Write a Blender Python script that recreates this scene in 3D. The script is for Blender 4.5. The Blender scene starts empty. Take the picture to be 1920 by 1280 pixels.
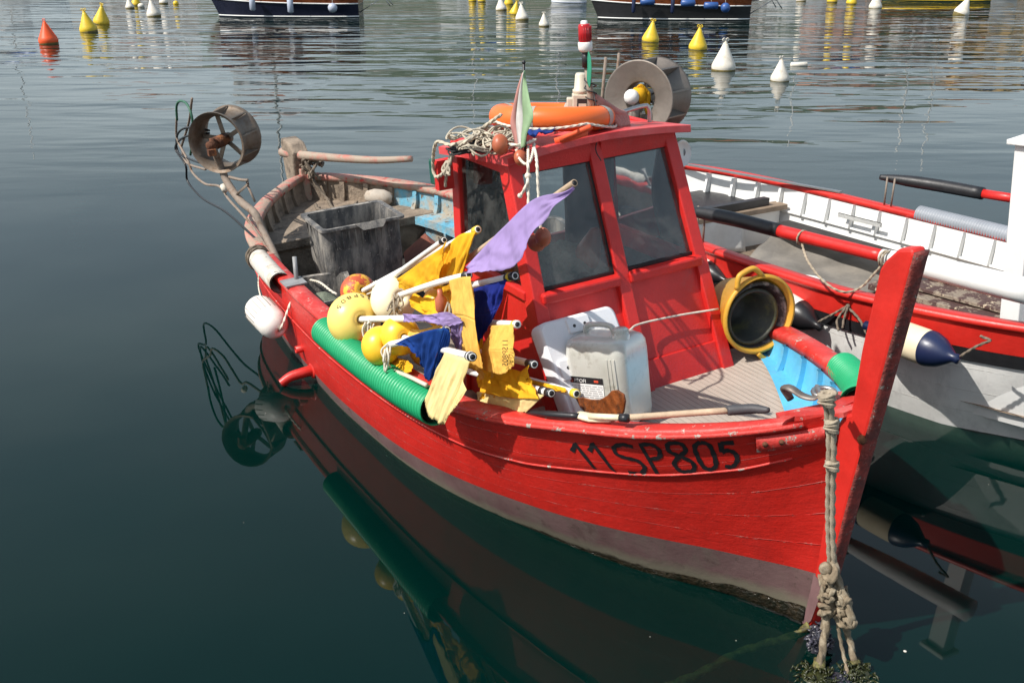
import bpy, math, random
import numpy as np
from mathutils import noise, Vector
rnd = random.Random(7)
SC = bpy.context.scene
COL = SC.collection
RAD = math.radians
def V(*a): return np.array(a, float)
def nrm(v): v = np.asarray(v, float); return v/(np.linalg.norm(v)+1e-12)

# ------------------------------------------------------------------ camera
CAM_H, PITCH, FPX = 2.8, RAD(21.0), 1920.0
cam = bpy.data.objects.new('camera', bpy.data.cameras.new('camera')); COL.objects.link(cam)
cam.location = (0, 0, CAM_H); cam.rotation_euler = (RAD(90)-PITCH, 0, 0)
cam.data.lens = 36; cam.data.sensor_width = 36; cam.data.clip_end = 3000
SC.camera = cam
# survey helpers: sight lines of a picture point, intersected with real planes
def ray_w(px, py):
    x = (px-960)/FPX; y = -(py-640)/FPX
    return V(x, math.cos(PITCH)+y*math.sin(PITCH), -math.sin(PITCH)+y*math.cos(PITCH))
def W(px, py, z=0.):
    d = ray_w(px, py); return V(0, 0, CAM_H)+d*((z-CAM_H)/d[2])
def WY(px, py, Y):
    d = ray_w(px, py); return V(0, 0, CAM_H)+d*(Y/d[1])
class Frame:
    def __init__(s, A, ex, ey, ez): s.A, s.R = np.array(A, float), np.array([ex, ey, ez])
    def __call__(s, p): return s.A+np.array(p, float)@s.R
    def loc(s, w): return s.R@(np.array(w)-s.A)
    def ray(s, px, py): return s.R@ray_w(px, py), s.R@(V(0, 0, CAM_H)-s.A)
    def Z(s, px, py, z): r, c = s.ray(px, py); return c+r*((z-c[2])/r[2])
    def B(s, px, py, b): r, c = s.ray(px, py); return c+r*((b-c[1])/r[1])
    def S(s, px, py, q): r, c = s.ray(px, py); return c+r*((q-c[0])/r[0])
_A = W(1528, 1172); _B = W(578, 333, .70); _d = _A-_B; _d[2] = 0; _d = nrm(_d)
_n = V(_d[1], -_d[0], 0); _h = RAD(4.0); _u = V(0, 0, 1)
RB = Frame(_A, _d, _n*math.cos(_h)-_u*math.sin(_h), _n*math.sin(_h)+_u*math.cos(_h))   # red boat: s forward, b to port, z up
WF = Frame(V(0, 0, 0), V(1, 0, 0), V(0, 1, 0), V(0, 0, 1))
_c2 = RB([-2.7, -2.87, 0]); _c2[2] = 0
_d2 = nrm(RB([-1.7, -2.93, 0])-RB([-2.7, -2.87, 0])); _d2[2] = 0; _d2 = nrm(_d2)
WB = Frame(_c2, _d2, V(_d2[1], -_d2[0], 0), _u)                                          # white boat

# ------------------------------------------------------------------ materials
def lin(c):
    return tuple(((x/255)/12.92 if x/255 <= .04045 else ((x/255+.055)/1.055)**2.4) for x in c)
class N:
    def __init__(s, name):
        s.m = bpy.data.materials.new(name); s.m.use_nodes = True
        s.t = s.m.node_tree; s.t.nodes.clear(); s.tc = None
    def n(s, typ, **kw):
        o = s.t.nodes.new(typ)
        for k, v in kw.items(): setattr(o, k, v)
        return o
    def l(s, a, b): s.t.links.new(a, b)
    def coord(s, which='Object'):
        if s.tc is None: s.tc = s.n('ShaderNodeTexCoord')
        return s.tc.outputs[which]
    def noise(s, scale, detail=4, rough=.6, vec=None, stretch=None, dist=0):
        o = s.n('ShaderNodeTexNoise'); o.inputs['Scale'].default_value = scale
        o.inputs['Detail'].default_value = detail; o.inputs['Roughness'].default_value = rough
        o.inputs['Distortion'].default_value = dist
        v = vec or s.coord()
        if stretch:
            mp = s.n('ShaderNodeMapping'); mp.inputs['Scale'].default_value = stretch; s.l(v, mp.inputs[0]); v = mp.outputs[0]
        s.l(v, o.inputs['Vector']); return o.outputs['Fac']
    def ramp(s, fac, a, b):
        o = s.n('ShaderNodeMapRange'); o.inputs[1].default_value = a; o.inputs[2].default_value = b
        s.l(fac, o.inputs[0]); return o.outputs[0]
    def math(s, op, a, b=None):
        o = s.n('ShaderNodeMath', operation=op)
        for i, x in enumerate((a, b)):
            if x is None: continue
            if isinstance(x, (int, float)): o.inputs[i].default_value = x
            else: s.l(x, o.inputs[i])
        return o.outputs[0]
    def mix(s, fac, a, b, blend='MIX'):
        o = s.n('ShaderNodeMix', data_type='RGBA', blend_type=blend)
        for i, x in ((0, fac), (6, a), (7, b)):
            if isinstance(x, (int, float)): o.inputs[i].default_value = x
            elif isinstance(x, tuple): o.inputs[i].default_value = tuple(x)+((1,) if len(x) == 3 else ())
            else: s.l(x, o.inputs[i])
        return o.outputs[2]
    def bump(s, h, strength=.3, dist=.01, nin=None):
        o = s.n('ShaderNodeBump'); o.inputs['Strength'].default_value = strength; o.inputs['Distance'].default_value = dist
        s.l(h, o.inputs['Height'])
        if nin is not None: s.l(nin, o.inputs['Normal'])
        return o.outputs[0]
    def out(s, col, rough=.5, metal=0, nor=None, spec=.5, **kw):
        p = s.n('ShaderNodeBsdfPrincipled'); o = s.n('ShaderNodeOutputMaterial')
        for k, x in (('Base Color', col), ('Roughness', rough), ('Metallic', metal), ('Specular IOR Level', spec)):
            if isinstance(x, (int, float)): p.inputs[k].default_value = x
            elif isinstance(x, tuple): p.inputs[k].default_value = tuple(x)+(1,)
            else: s.l(x, p.inputs[k])
        for k, x in kw.items(): p.inputs[k.replace('_', ' ')].default_value = x
        if nor is not None: s.l(nor, p.inputs['Normal'])
        s.l(p.outputs[0], o.inputs[0]); return s.m
def paint(name, col, rough=.45, var=.25, vs=5, grain=.25, gs=70, dirt=None, chips=None, metal=0, spec=.5, streak=None, gd=.003, **kw):
    """col varied; dirt=(colour, lo, hi, scale); chips=(colour, threshold, scale)"""
    k = N(name)
    v = k.noise(vs, 5, .65)
    dark = tuple(c*(1-var) for c in col); lite = tuple(min(1, c*(1+var*.6)+.012*var) for c in col)
    c = k.mix(k.ramp(v, .3, .7), dark, lite)
    if dirt: c = k.mix(k.ramp(k.noise(dirt[3], 6, .7, stretch=streak), dirt[1], dirt[2]), c, dirt[0])
    r = k.math('MULTIPLY_ADD', k.noise(vs*3, 3), .25)
    r.node.inputs[2].default_value = rough-.12
    h = k.noise(gs, 4, .6)
    if chips:
        cf = k.ramp(k.noise(chips[2], 7, .75), chips[1], chips[1]+.015)
        c = k.mix(cf, c, chips[0]); h = k.math('SUBTRACT', h, cf)
    return k.out(c, r, metal, k.bump(h, grain, gd), spec, **kw)
RED = (.55, .020, .013); PALE = (.42, .36, .30)
M = {}
def hull_mat(name, col, wear, seams=7.0, lo=(.05,.03,.02), wearlo=.62, rough=.38, grain=1.):
    k = N(name); uv = k.coord('UV')
    sep = k.n('ShaderNodeSeparateXYZ'); k.l(uv, sep.inputs[0]); v = sep.outputs[1]
    wob = k.noise(3.5, 3, .5); vv = k.math('ADD', k.math('MULTIPLY', v, seams), k.math('MULTIPLY', wob, .10))
    fr = k.math('FRACT', vv); d = k.math('ABSOLUTE', k.math('SUBTRACT', fr, .5))
    seam = k.ramp(d, .478, .492)
    brk = k.ramp(k.noise(5, 4, .7), .42, .56)
    seamf = k.math('MULTIPLY', seam, brk)
    c = k.mix(k.ramp(k.noise(2.3, 5, .6), .3, .7), tuple(x*.82 for x in col), tuple(x*1.08 for x in col))
    c = k.mix(k.ramp(k.noise(9, 6, .75, stretch=(1, 1, .35)), .5, .78), c, tuple(x*.72+.004 for x in col))
    c = k.mix(k.math('MULTIPLY', seamf, .55), c, lo)
    stv = k.noise(1.0, 6, .75, vec=uv, stretch=(5, 70, 1)); c = k.mix(k.math('MULTIPLY', k.ramp(stv, .52, .78), grain), c, tuple(x*.62+.003 for x in col)); c = k.mix(k.ramp(stv, .36, .22), c, tuple(min(1, x*1.25+.02) for x in col))
    chip = k.ramp(k.noise(13, 8, .8), wearlo+.06, wearlo+.075)
    c = k.mix(chip, c, wear)
    edge = k.ramp(d, .455, .475); ef = k.math('MULTIPLY', k.math('SUBTRACT', edge, seam), k.ramp(k.noise(16, 6, .8), .56, .60))
    c = k.mix(ef, c, wear)
    h = k.math('SUBTRACT', k.math('MULTIPLY', k.noise(11, 6, .7), .9), k.math('MULTIPLY', seamf, .8))
    h = k.math('SUBTRACT', h, chip)
    h = k.math('ADD', h, k.math('MULTIPLY', k.noise(45, 4, .7), .25))
    rr = k.ramp(k.noise(6, 3), .2, .8); rr = k.math('MULTIPLY_ADD', rr, .2); rr.node.inputs[2].default_value = rough-.1
    return k.out(c, rr, 0, k.bump(k.math('ADD', h, k.math('MULTIPLY', stv, .25*grain)), .25+.30*grain, .010))
M['red_hull'] = hull_mat('red hull paint', (.53, .018, .012), (.46, .17, .14))
k = N('mauve boot paint')
c = k.mix(k.ramp(k.noise(3, 5, .65), .3, .7), (.100, .052, .052), (.165, .100, .096))
c = k.mix(k.ramp(k.noise(4, 6, .7, stretch=(1, 1, .3)), .50, .72), c, (.125, .10, .082))
c = k.mix(k.ramp(k.noise(9, 7, .8), .56, .62), c, (.09, .055, .05))
sep = k.n('ShaderNodeSeparateXYZ'); k.l(k.coord('UV'), sep.inputs[0])
alg = k.math('ADD', sep.outputs[1], k.math('MULTIPLY', k.noise(7, 5, .7), .12))
c = k.mix(k.ramp(alg, .24, .17), c, (.15, .13, .095))
c = k.mix(k.ramp(alg, .145, .125), c, (.016, .012, .006))
M['boot'] = k.out(c, .5, 0, k.bump(k.noise(30, 6, .7), .4, .006))
M['mauve'] = paint('plain mauve paint', (.19, .105, .105), .5, .25, 5, .4, 40)
M['algae'] = paint('slimy brown algae', (.030, .019, .007), .2, .7, 22, .9, 60, dirt=((.010, .010, .004), .42, .6, 30), gd=.02)
M['wet'] = paint('wet black edge', (.010, .009, .007), .08, .5, 30, 1.0, 90, gd=.02)
M['red'] = paint('red gloss paint', RED, .42, .22, 4, .35, 45, chips=((.42, .30, .26), .72, 14), gd=.004)
M['cabin'] = paint('wheelhouse red paint', (.60, .020, .016), .45, .2, 3, .5, 90, chips=((.22, .010, .010), .70, 16), dirt=((.42, .05, .045), .58, .8, 4), gd=.004)
M['cap'] = paint('worn red rail paint', (.58, .03, .022), .5, .3, 5, .5, 35, dirt=((.52, .13, .11), .5, .72, 6), chips=((.42, .38, .33), .615, 17), gd=.006)
M['cap_edge'] = paint('rail edge worn to grey wood', (.50, .03, .022), .6, .3, 8, .6, 40, chips=((.34, .29, .25), .58, 16), gd=.008)
M['cap_aft'] = paint('bleached red and bare wood rail', (.50, .20, .16), .75, .25, 6, .7, 40, dirt=((.33, .25, .19), .42, .55, 7), chips=((.55, .07, .055), .58, 9), gd=.01)
M['blue'] = paint('sky blue paint', (.10, .43, .66), .5, .2, 5, .4, 50, chips=((.28, .40, .42), .68, 14), dirt=((.16, .34, .42), .52, .75, 6), gd=.004)
M['blue_dirty'] = paint('blue paint under dried mud', (.13, .38, .52), .8, .3, 6, .7, 40, dirt=((.36, .31, .24), .40, .55, 3.2), chips=((.15, .12, .09), .60, 15), gd=.01)
M['mud'] = paint('dried mud over wood', (.27, .21, .155), .9, .4, 6, .9, 35, dirt=((.11, .085, .065), .5, .66, 7), gd=.015)
M['dark_wood'] = paint('dark bilge wood', (.035, .03, .026), .8, .5, 6, .6, 40)
M['grey'] = paint('grey fitting', (.25, .25, .25), .5, .3, 8)
def planks(name, base, dark, axis, width, gap=(.02, .016, .014), off=0.):
    k = N(name); mp = k.n('ShaderNodeMapping'); mp.inputs['Rotation'].default_value = (0, 0, axis); k.l(k.coord(), mp.inputs[0])
    sep = k.n('ShaderNodeSeparateXYZ'); k.l(mp.outputs[0], sep.inputs[0])
    t = k.math('MULTIPLY', sep.outputs[1], 1/width); fr = k.math('FRACT', t)
    g = k.ramp(k.math('ABSOLUTE', k.math('SUBTRACT', fr, .5)), .455, .475)
    fl = k.math('FLOOR', t); wn = k.n('ShaderNodeTexWhiteNoise', noise_dimensions='1D'); k.l(fl, wn.inputs['W'])
    grain = k.noise(6, 6, .7, vec=mp.outputs[0], stretch=(1.2, 22, 6))
    c = k.mix(k.ramp(grain, .3, .72), dark, base)
    c = k.mix(k.math('MULTIPLY', wn.outputs['Value'], .35), c, dark)
    c = k.mix(k.ramp(k.noise(2.2, 5, .6), .5, .7), c, tuple(x*.7 for x in base))
    gf = k.math('MULTIPLY', g, k.ramp(k.noise(4, 3), .25, .55))
    c = k.mix(gf, c, gap)
    h = k.math('SUBTRACT', k.math('MULTIPLY', grain, .5), g)
    return k.out(c, .75, 0, k.bump(h, .5, .006))
AX = -math.atan2(_d[1], _d[0])
M['deck'] = planks('grey weathered deck planks', (.50, .42, .35), (.35, .29, .24), AX, .034, gap=(.11, .09, .075))
M['tarp'] = paint('grey canvas tarpaulin', (.17, .155, .135), .9, .3, 4, .5, 50, dirt=((.24, .215, .18), .5, .7, 3))
M['hatch'] = paint('peeling brown hatch paint', (.30, .24, .18), .7, .4, 8, .8, 40, dirt=((.07, .035, .03), .44, .50, 7), chips=((.50, .40, .28), .60, 12), gd=.01, streak=(1.0, 1.0, 1.0))
M['plank2'] = planks('brown sole boards', (.26, .19, .13), (.15, .11, .08), AX, .12)
M['white'] = paint('white boat paint', (.72, .72, .70), .45, .06, 5, .25, 60, dirt=((.62, .60, .55), .62, .85, 5))
M['white_hull'] = hull_mat('white topside paint', (.80, .79, .76), (.56, .52, .45), 5.0, (.50, .48, .44), .66, .42, .12)
M['black'] = paint('black rubber paint', (.012, .012, .014), .45, .3, 8, .3, 60, chips=((.25, .24, .22), .74, 9))
M['oarblack'] = paint('chipped black oar paint', (.014, .014, .016), .45, .3, 8, .4, 60, chips=((.50, .12, .07), .665, 14))
M['oarred'] = paint('red oar paint', (.58, .02, .016), .4, .15, 6, .3, 60, chips=((.45, .25, .2), .74, 12))
M['steel'] = paint('stainless steel', (.48, .46, .44), .42, .1, 6, .15, 80, metal=1)
M['rope_m'] = paint('brown wet rope', (.20, .155, .10), .85, .5, 25, .8, 200, dirt=((.34, .29, .21), .5, .7, 18), gd=.003)
M['hose_g'] = paint('faded green hydraulic hose', (.03, .12, .07), .6, .3, 9)
M['alu'] = paint('dull cast aluminium', (.23, .20, .175), .55, .22, 6, .4, 60, metal=.75, dirt=((.18, .14, .105), .50, .72, 5))
M['alu_dark'] = paint('muddy aluminium wheel', (.24, .205, .17), .6, .35, 5, .5, 50, metal=.6, dirt=((.13, .09, .06), .42, .62, 5))
M['rust'] = paint('brown rust', (.13, .045, .018), .85, .5, 12, 1, 50, dirt=((.30, .11, .035), .5, .65, 12), gd=.01)
M['rustcloth'] = paint('rusty brown varnished plate', (.26, .075, .018), .28, .6, 11, .9, 25, dirt=((.07, .03, .015), .48, .6, 9), chips=((.6, .35, .15), .66, 22), gd=.01)
M['ironpost'] = paint('rusty mud coated iron', (.24, .19, .15), .75, .35, 9, .7, 50, dirt=((.12, .06, .03), .52, .66, 9))
M['binplastic'] = paint('black plastic scuffed with dried mud', (.085, .083, .082), .75, .5, 9, .6, 50, dirt=((.34, .31, .27), .44, .66, 8), streak=(1, 1, .3), chips=((.40, .37, .33), .62, 26), gd=.004)
M['yellowtub'] = paint('yellow tub plastic', (.62, .33, .03), .5, .2, 6, .3, 50, dirt=((.30, .16, .05), .55, .8, 7), chips=((.14, .09, .04), .70, 16))
M['tubinner'] = paint('grimy black bucket plastic', (.02, .022, .012), .5, .5, 6, .4, 40, dirt=((.10, .095, .02), .5, .75, 6))
M['tubmid'] = paint('spattered black bucket plastic', (.05, .045, .04), .6, .5, 8, .5, 40, dirt=((.30, .27, .24), .5, .62, 12))
M['green'] = paint('green ribbed hose', (.010, .31, .125), .42, .12, 4, .1, 60, dirt=((.05, .27, .14), .6, .9, 7))
M['greyhose'] = paint('grey ribbed hose', (.26, .28, .31), .45, .1, 4, .1, 60)
M['pvc'] = paint('white plastic pipe', (.78, .76, .72), .4, .08, 9, .1, 60, dirt=((.52, .45, .36), .6, .9, 9))
M['dirtypvc'] = paint('stained white pipe fender', (.62, .57, .50), .65, .2, 9, .4, 60, dirt=((.33, .26, .19), .48, .68, 8), chips=((.12, .1, .08), .62, 22))
M['fender'] = paint('white vinyl fender', (.78, .74, .68), .45, .08, 5, .3, 50, dirt=((.60, .38, .33), .58, .85, 5))
M['creamfender'] = paint('cream vinyl fender', (.74, .64, .44), .4, .1, 5, .2, 50, dirt=((.36, .27, .16), .62, .8, 6))
M['navyv'] = paint('navy vinyl fender end', (.010, .018, .06), .35, .2, 6, .2, 50)
M['blackv'] = paint('black vinyl fender end', (.012, .012, .014), .35, .2, 6, .2, 50)
M['float_y'] = paint('yellow float plastic', (.88, .53, .03), .38, .08, 4, .1, 50, dirt=((.55, .34, .10), .64, .9, 5), Subsurface_Weight=.0)
M['float_py'] = paint('pale yellow float plastic', (.92, .68, .17), .35, .06, 4, .08, 50)
M['float_c'] = paint('cream float plastic', (.88, .78, .52), .45, .08, 4, .15, 50, dirt=((.55, .42, .25), .6, .85, 6))
M['float_r'] = paint('orange float with worn yellow paint', (.50, .085, .03), .5, .15, 5, .4, 50, chips=((.75, .42, .03), .50, 5))
M['orange'] = paint('orange life ring vinyl', (.85, .15, .022), .42, .08, 4, .15, 40, dirt=((.70, .17, .06), .6, .9, 4))
M['tape_grey'] = paint('grey reflective tape', (.42, .38, .32), .45, .2, 12)
M['smallfloat'] = paint('terracotta net float', (.42, .11, .05), .42, .15, 8, .2, 60)
def cloth(name, col, w=320, dirt=None):
    k = N(name)
    c = k.mix(k.ramp(k.noise(6, 4, .6), .3, .7), tuple(x*.8 for x in col), tuple(min(1, x*1.1) for x in col))
    if dirt: c = k.mix(k.ramp(k.noise(9, 5, .7), .6, .8), c, dirt)
    p = k.n('ShaderNodeBsdfPrincipled'); p.inputs['Roughness'].default_value = .9; p.inputs['Specular IOR Level'].default_value = .1
    c = k.mix(k.math('MULTIPLY', k.ramp(k.noise(3.5, 7, .75), .42, .75), .35), c, tuple(x*.55+.02 for x in col))
    tr = k.n('ShaderNodeBsdfTranslucent'); mx = k.n('ShaderNodeMixShader'); mx.inputs[0].default_value = .28
    b = k.bump(k.math('ADD', k.noise(10, 3, .5), k.math('MULTIPLY', k.noise(w, 2), .12)), .30, .008)
    k.l(c, p.inputs['Base Color']); k.l(c, tr.inputs[0]); k.l(b, p.inputs['Normal'])
    k.l(p.outputs[0], mx.inputs[1]); k.l(tr.outputs[0], mx.inputs[2])
    o = k.n('ShaderNodeOutputMaterial'); k.l(mx.outputs[0], o.inputs[0]); return k.m
M['c_yellow'] = cloth('golden yellow flag cloth', (.95, .52, .03), dirt=(.72, .36, .05))
M['c_cream'] = cloth('pale yellow flag cloth', (.95, .76, .36), dirt=(.86, .60, .22))
M['c_ochre'] = cloth('ochre flag cloth', (.86, .54, .12), dirt=(.66, .40, .12))
M['c_blue'] = cloth('royal blue flag cloth', (.015, .06, .28), dirt=(.03, .12, .33))
M['c_navy'] = cloth('dark blue flag cloth', (.02, .035, .26))
M['c_purple'] = cloth('lilac flag cloth', (.42, .31, .60), dirt=(.38, .30, .48))
M['c_white'] = cloth('white flag cloth', (.78, .76, .72)); M['c_pgreen'] = cloth('faded green flag cloth', (.42, .60, .36))
M['c_pink'] = cloth('faded pink flag cloth', (.66, .34, .30)); M['c_green'] = cloth('sea green flag cloth', (.06, .38, .24))
M['canvas'] = paint('white canvas sheet', (.62, .61, .58), .85, .15, 4, .4, 40, dirt=((.45, .42, .37), .55, .8, 4))
M['tape_y'] = paint('yellow tape', (.75, .52, .03), .5, .1); M['tape_b'] = paint('black tape', (.015, .015, .018), .4, .1)
M['tape_w'] = paint('white tape', (.75, .73, .7), .5, .1)
M['styro'] = paint('white expanded foam', (.74, .74, .76), .65, .04, 6, .5, 180, gd=.002, dirt=((.70, .68, .66), .66, .85, 6))
M['rope'] = paint('pale worn rope', (.36, .30, .22), .9, .35, 30, .8, 260, gd=.003)
M['rope_w'] = paint('off white cord', (.66, .60, .50), .85, .2, 30, .6, 260, gd=.002)
M['rope_d'] = paint('muddy dark rope', (.17, .135, .10), .95, .4, 30, .8, 200, gd=.003)
M['rope_a'] = paint('rope green with algae', (.14, .13, .03), .7, .6, 40, .9, 140, dirt=((.05, .04, .015), .45, .6, 30))
M['netblack'] = paint('black net twine', (.02, .02, .022), .8, .3, 40, .6, 300)
M['netgreen'] = paint('grey green fishing net', (.20, .23, .17), .9, .4, 40, 1, 160, gd=.01)
M['wood'] = paint('bare wood pole', (.46, .34, .23), .7, .25, 20, .4, 80)
M['greywood'] = paint('muddy grey wood', (.33, .28, .22), .85, .3, 12, .6, 60)
M['mussel'] = paint('blue black mussel shell', (.035, .035, .05), .3, .7, 30, .3, 80, dirt=((.20, .19, .19), .55, .72, 40))
M['weed'] = paint('green brown seaweed', (.026, .032, .006), .35, .6, 50, .8, 90)
M['ink'] = paint('black marker ink', (.012, .012, .012), .6, .1)
M['letter'] = paint('black boat lettering paint', (.012, .010, .012), .40, .3, 20, .3, 60, chips=((.45, .03, .025), .70, 16))
M['paper'] = paint('white paper label', (.78, .78, .76), .5, .04); M['labelblack'] = paint('black label band', (.02, .02, .022), .4, .05)
M['labelred'] = paint('red label print', (.65, .08, .04), .4, .05); M['lettertext'] = paint('grey small print', (.32, .32, .33), .5, .05)
M['redlens'] = paint('red beacon lens', (.42, .010, .014), .12, .3, 14, .1, 40); M['creamlamp'] = paint('aged cream lamp plastic', (.58, .53, .42), .4, .12)
M['bluerag'] = cloth('crumpled blue rag', (.03, .07, .30)); M['orangestrap'] = paint('orange webbing', (.80, .10, .03), .7, .1)
M['b_yellow'] = paint('yellow buoy plastic', (.74, .50, .02), .45, .15, 4, .1, 20, dirt=((.48, .34, .06), .5, .8, 5))
M['b_white'] = paint('white buoy plastic', (.70, .65, .56), .55, .15, 4, .2, 20, dirt=((.45, .33, .18), .52, .80, 5))
M['b_orange'] = paint('orange buoy plastic', (.78, .09, .015), .45, .12, 3, .1, 20)
M['b_foul'] = paint('weedy buoy bottom', (.16, .12, .03), .7, .5, 12, .5, 40)
M['navy'] = paint('glossy navy hull', (.010, .012, .028), .2, .2, 2, .05, 20); M['varnish'] = paint('varnished wood', (.22, .06, .018), .25, .3, 3, .05, 20, streak=(1, 1, 9), dirt=((.12, .03, .01), .5, .6, 3))
M['b_blue'] = paint('blue fender vinyl', (.03, .09, .28), .4, .1); M['b_grey'] = paint('pale grey fender vinyl', (.42, .46, .56), .4, .1)
def glassy(name, tint, tr=.8):
    k = N(name); a = k.n('ShaderNodeBsdfTransparent'); a.inputs[0].default_value = tint+(1,)
    g = k.n('ShaderNodeBsdfGlossy'); g.inputs['Roughness'].default_value = .03
    f = k.n('ShaderNodeFresnel'); f.inputs[0].default_value = 1.5
    d = k.n('ShaderNodeBsdfDiffuse'); d.inputs[0].default_value = (.30, .30, .28, 1)
    k.l(k.bump(k.noise(3, 2), .12, .01), g.inputs['Normal'])
    m0 = k.n('ShaderNodeMixShader'); k.l(k.math('MULTIPLY', k.ramp(k.noise(7, 6, .7), .35, .85), 1-tr), m0.inputs[0]); k.l(a.outputs[0], m0.inputs[1]); k.l(d.outputs[0], m0.inputs[2])
    mx = k.n('ShaderNodeMixShader'); k.l(k.math('MULTIPLY', f.outputs[0], 1.0), mx.inputs[0]); k.l(m0.outputs[0], mx.inputs[1]); k.l(g.outputs[0], mx.inputs[2])
    o = k.n('ShaderNodeOutputMaterial'); k.l(mx.outputs[0], o.inputs[0]); return k.m
M['glass'] = glassy('grey tinted window pane', (.86, .88, .88), .68)
k = N('cloudy jerrycan plastic')
c = k.mix(k.ramp(k.noise(5, 4), .3, .7), (.50, .50, .44), (.66, .66, .60)); c = k.mix(k.ramp(k.noise(9, 6, .75), .55, .75), c, (.27, .25, .19))
M['can'] = k.out(c, .35, 0, k.bump(k.noise(25, 3), .1, .003), .5, Transmission_Weight=.25)

# ------------------------------------------------------------------ mesh builder
def frame_of(t, hint=(0, 0, 1)):
    t = nrm(t); h = np.array(hint, float)
    if abs(t@h) > .95: h = V(1, 0, 0)
    a = nrm(np.cross(h, t)); return a, np.cross(t, a)
def smooth(pts, k=6, closed=False):
    P = [np.array(p, float) for p in pts]
    if len(P) < 3: return P
    out = []; n = len(P)
    for i in range(n if closed else n-1):
        p0 = P[(i-1) % n] if (closed or i > 0) else 2*P[0]-P[1]
        p1, p2 = P[i], P[(i+1) % n]
        p3 = P[(i+2) % n] if (closed or i+2 < n) else 2*P[-1]-P[-2]
        for j in range(k):
            t = j/k; out.append(.5*((2*p1)+(-p0+p2)*t+(2*p0-5*p1+4*p2-p3)*t*t+(-p0+3*p1-3*p2+p3)*t**3))
    if not closed: out.append(P[-1])
    return out
class MB:
    def __init__(s, F=WF): s.F, s.v, s.f, s.m, s.s, s.uv = F, [], [], [], [], {}
    def add(s, V_, F_, mi=0, sm=True, F=None):
        o = len(s.v); fr = F or s.F
        s.v += [fr(p) for p in V_]
        for f in F_: s.f.append([i+o for i in f]); s.m.append(mi); s.s.append(sm)
        return s
    def hexa(s, P8, mi=0):      # bottom 4 ccw, top 4 ccw
        return s.add(P8, [(3, 2, 1, 0), (4, 5, 6, 7), (0, 1, 5, 4), (1, 2, 6, 5), (2, 3, 7, 6), (3, 0, 4, 7)], mi, False)
    def box(s, c, sz, ax=None, mi=0):
        c = np.array(c, float); a = np.array(ax if ax is not None else np.eye(3)); h = np.array(sz)/2.
        P = [c+a[0]*x*h[0]+a[1]*y*h[1]+a[2]*z*h[2] for z in (-1, 1) for x, y in ((-1, -1), (1, -1), (1, 1), (-1, 1))]
        return s.hexa(P, mi)
    def beam(s, p0, p1, w, h, hint=(0, 0, 1), mi=0):
        p0, p1 = np.array(p0, float), np.array(p1, float); a, b = frame_of(p1-p0, hint)
        return s.box((p0+p1)/2, (np.linalg.norm(p1-p0), w, h), [nrm(p1-p0), a, b], mi)
    def tube(s, pts, r, n=8, cap=True, sm=0, lobes=0, twist=0., mi=0, closed=False, squash=1., hint=(0, 0, 1)):
        P = smooth(pts, sm, closed) if sm else [np.array(p, float) for p in pts]
        m = len(P)
        if callable(r): R = [r(i/(m-1)) for i in range(m)]
        elif hasattr(r, '__len__'): R = list(np.interp(np.linspace(0, 1, m), np.linspace(0, 1, len(r)), r))
        else: R = [r]*m
        Vv = []; a = None; L = 0
        for i in range(m):
            t = P[(i+1) % m]-P[(i-1) % m] if closed else P[min(i+1, m-1)]-P[max(i-1, 0)]
            t = nrm(t)
            if a is None: a, b = frame_of(t, hint)
            else: a = nrm(a-t*(a@t)); b = np.cross(t, a)
            if i: L += np.linalg.norm(P[i]-P[i-1])
            for j in range(n):
                th = 2*math.pi*j/n; rr = R[i]*(1+.30*math.cos(lobes*(th)-twist*L)) if lobes else R[i]
                Vv.append(P[i]+a*math.cos(th)*rr+b*math.sin(th)*rr*squash)
        Fs = [(i*n+j, i*n+(j+1) % n, (i+1)*n+(j+1) % n, (i+1)*n+j) for i in range(m-1) for j in range(n)]
        if closed: Fs += [((m-1)*n+j, (m-1)*n+(j+1) % n, (j+1) % n, j) for j in range(n)]
        elif cap: Fs += [tuple(range(n))[::-1], tuple((m-1)*n+j for j in range(n))]
        return s.add(Vv, Fs, mi)
    def rope(s, pts, r, sm=8, mi=0, closed=False):
        P = smooth(pts, sm, closed); Q = [P[0]]
        L = sum(np.linalg.norm(P[i+1]-P[i]) for i in range(len(P)-1)); stp = max(r*.8, L/400)
        for i in range(1, len(P)):
            k = max(1, int(np.linalg.norm(P[i]-P[i-1])/stp))
            Q += [P[i-1]+(P[i]-P[i-1])*(j+1)/k for j in range(k)]
        return s.tube(Q, r, 12, True, 0, 3, 1.0/r, mi, closed)
    def lathe(s, prof, o, axis, n=24, mi=0, cap=False, hint=(0, 0, 1), sy=1.):
        o = np.array(o, float); t = nrm(axis); a, b = frame_of(t, hint); Vv = []
        for r, z in prof:
            for j in range(n):
                th = 2*math.pi*j/n; Vv.append(o+t*z+a*math.cos(th)*r+b*math.sin(th)*r*sy)
        m = len(prof)
        Fs = [(i*n+j, i*n+(j+1) % n, (i+1)*n+(j+1) % n, (i+1)*n+j) for i in range(m-1) for j in range(n)]
        if cap: Fs += [tuple(range(n))[::-1], tuple((m-1)*n+j for j in range(n))]
        return s.add(Vv, Fs, mi)
    def ball(s, c, r, n=16, mi=0, axis=(0, 0, 1), st=1.):
        m = n//2; prof = [(r*math.sin(math.pi*i/m)+1e-5, -r*st*math.cos(math.pi*i/m)) for i in range(m+1)]
        return s.lathe(prof, c, axis, n, mi)
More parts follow.
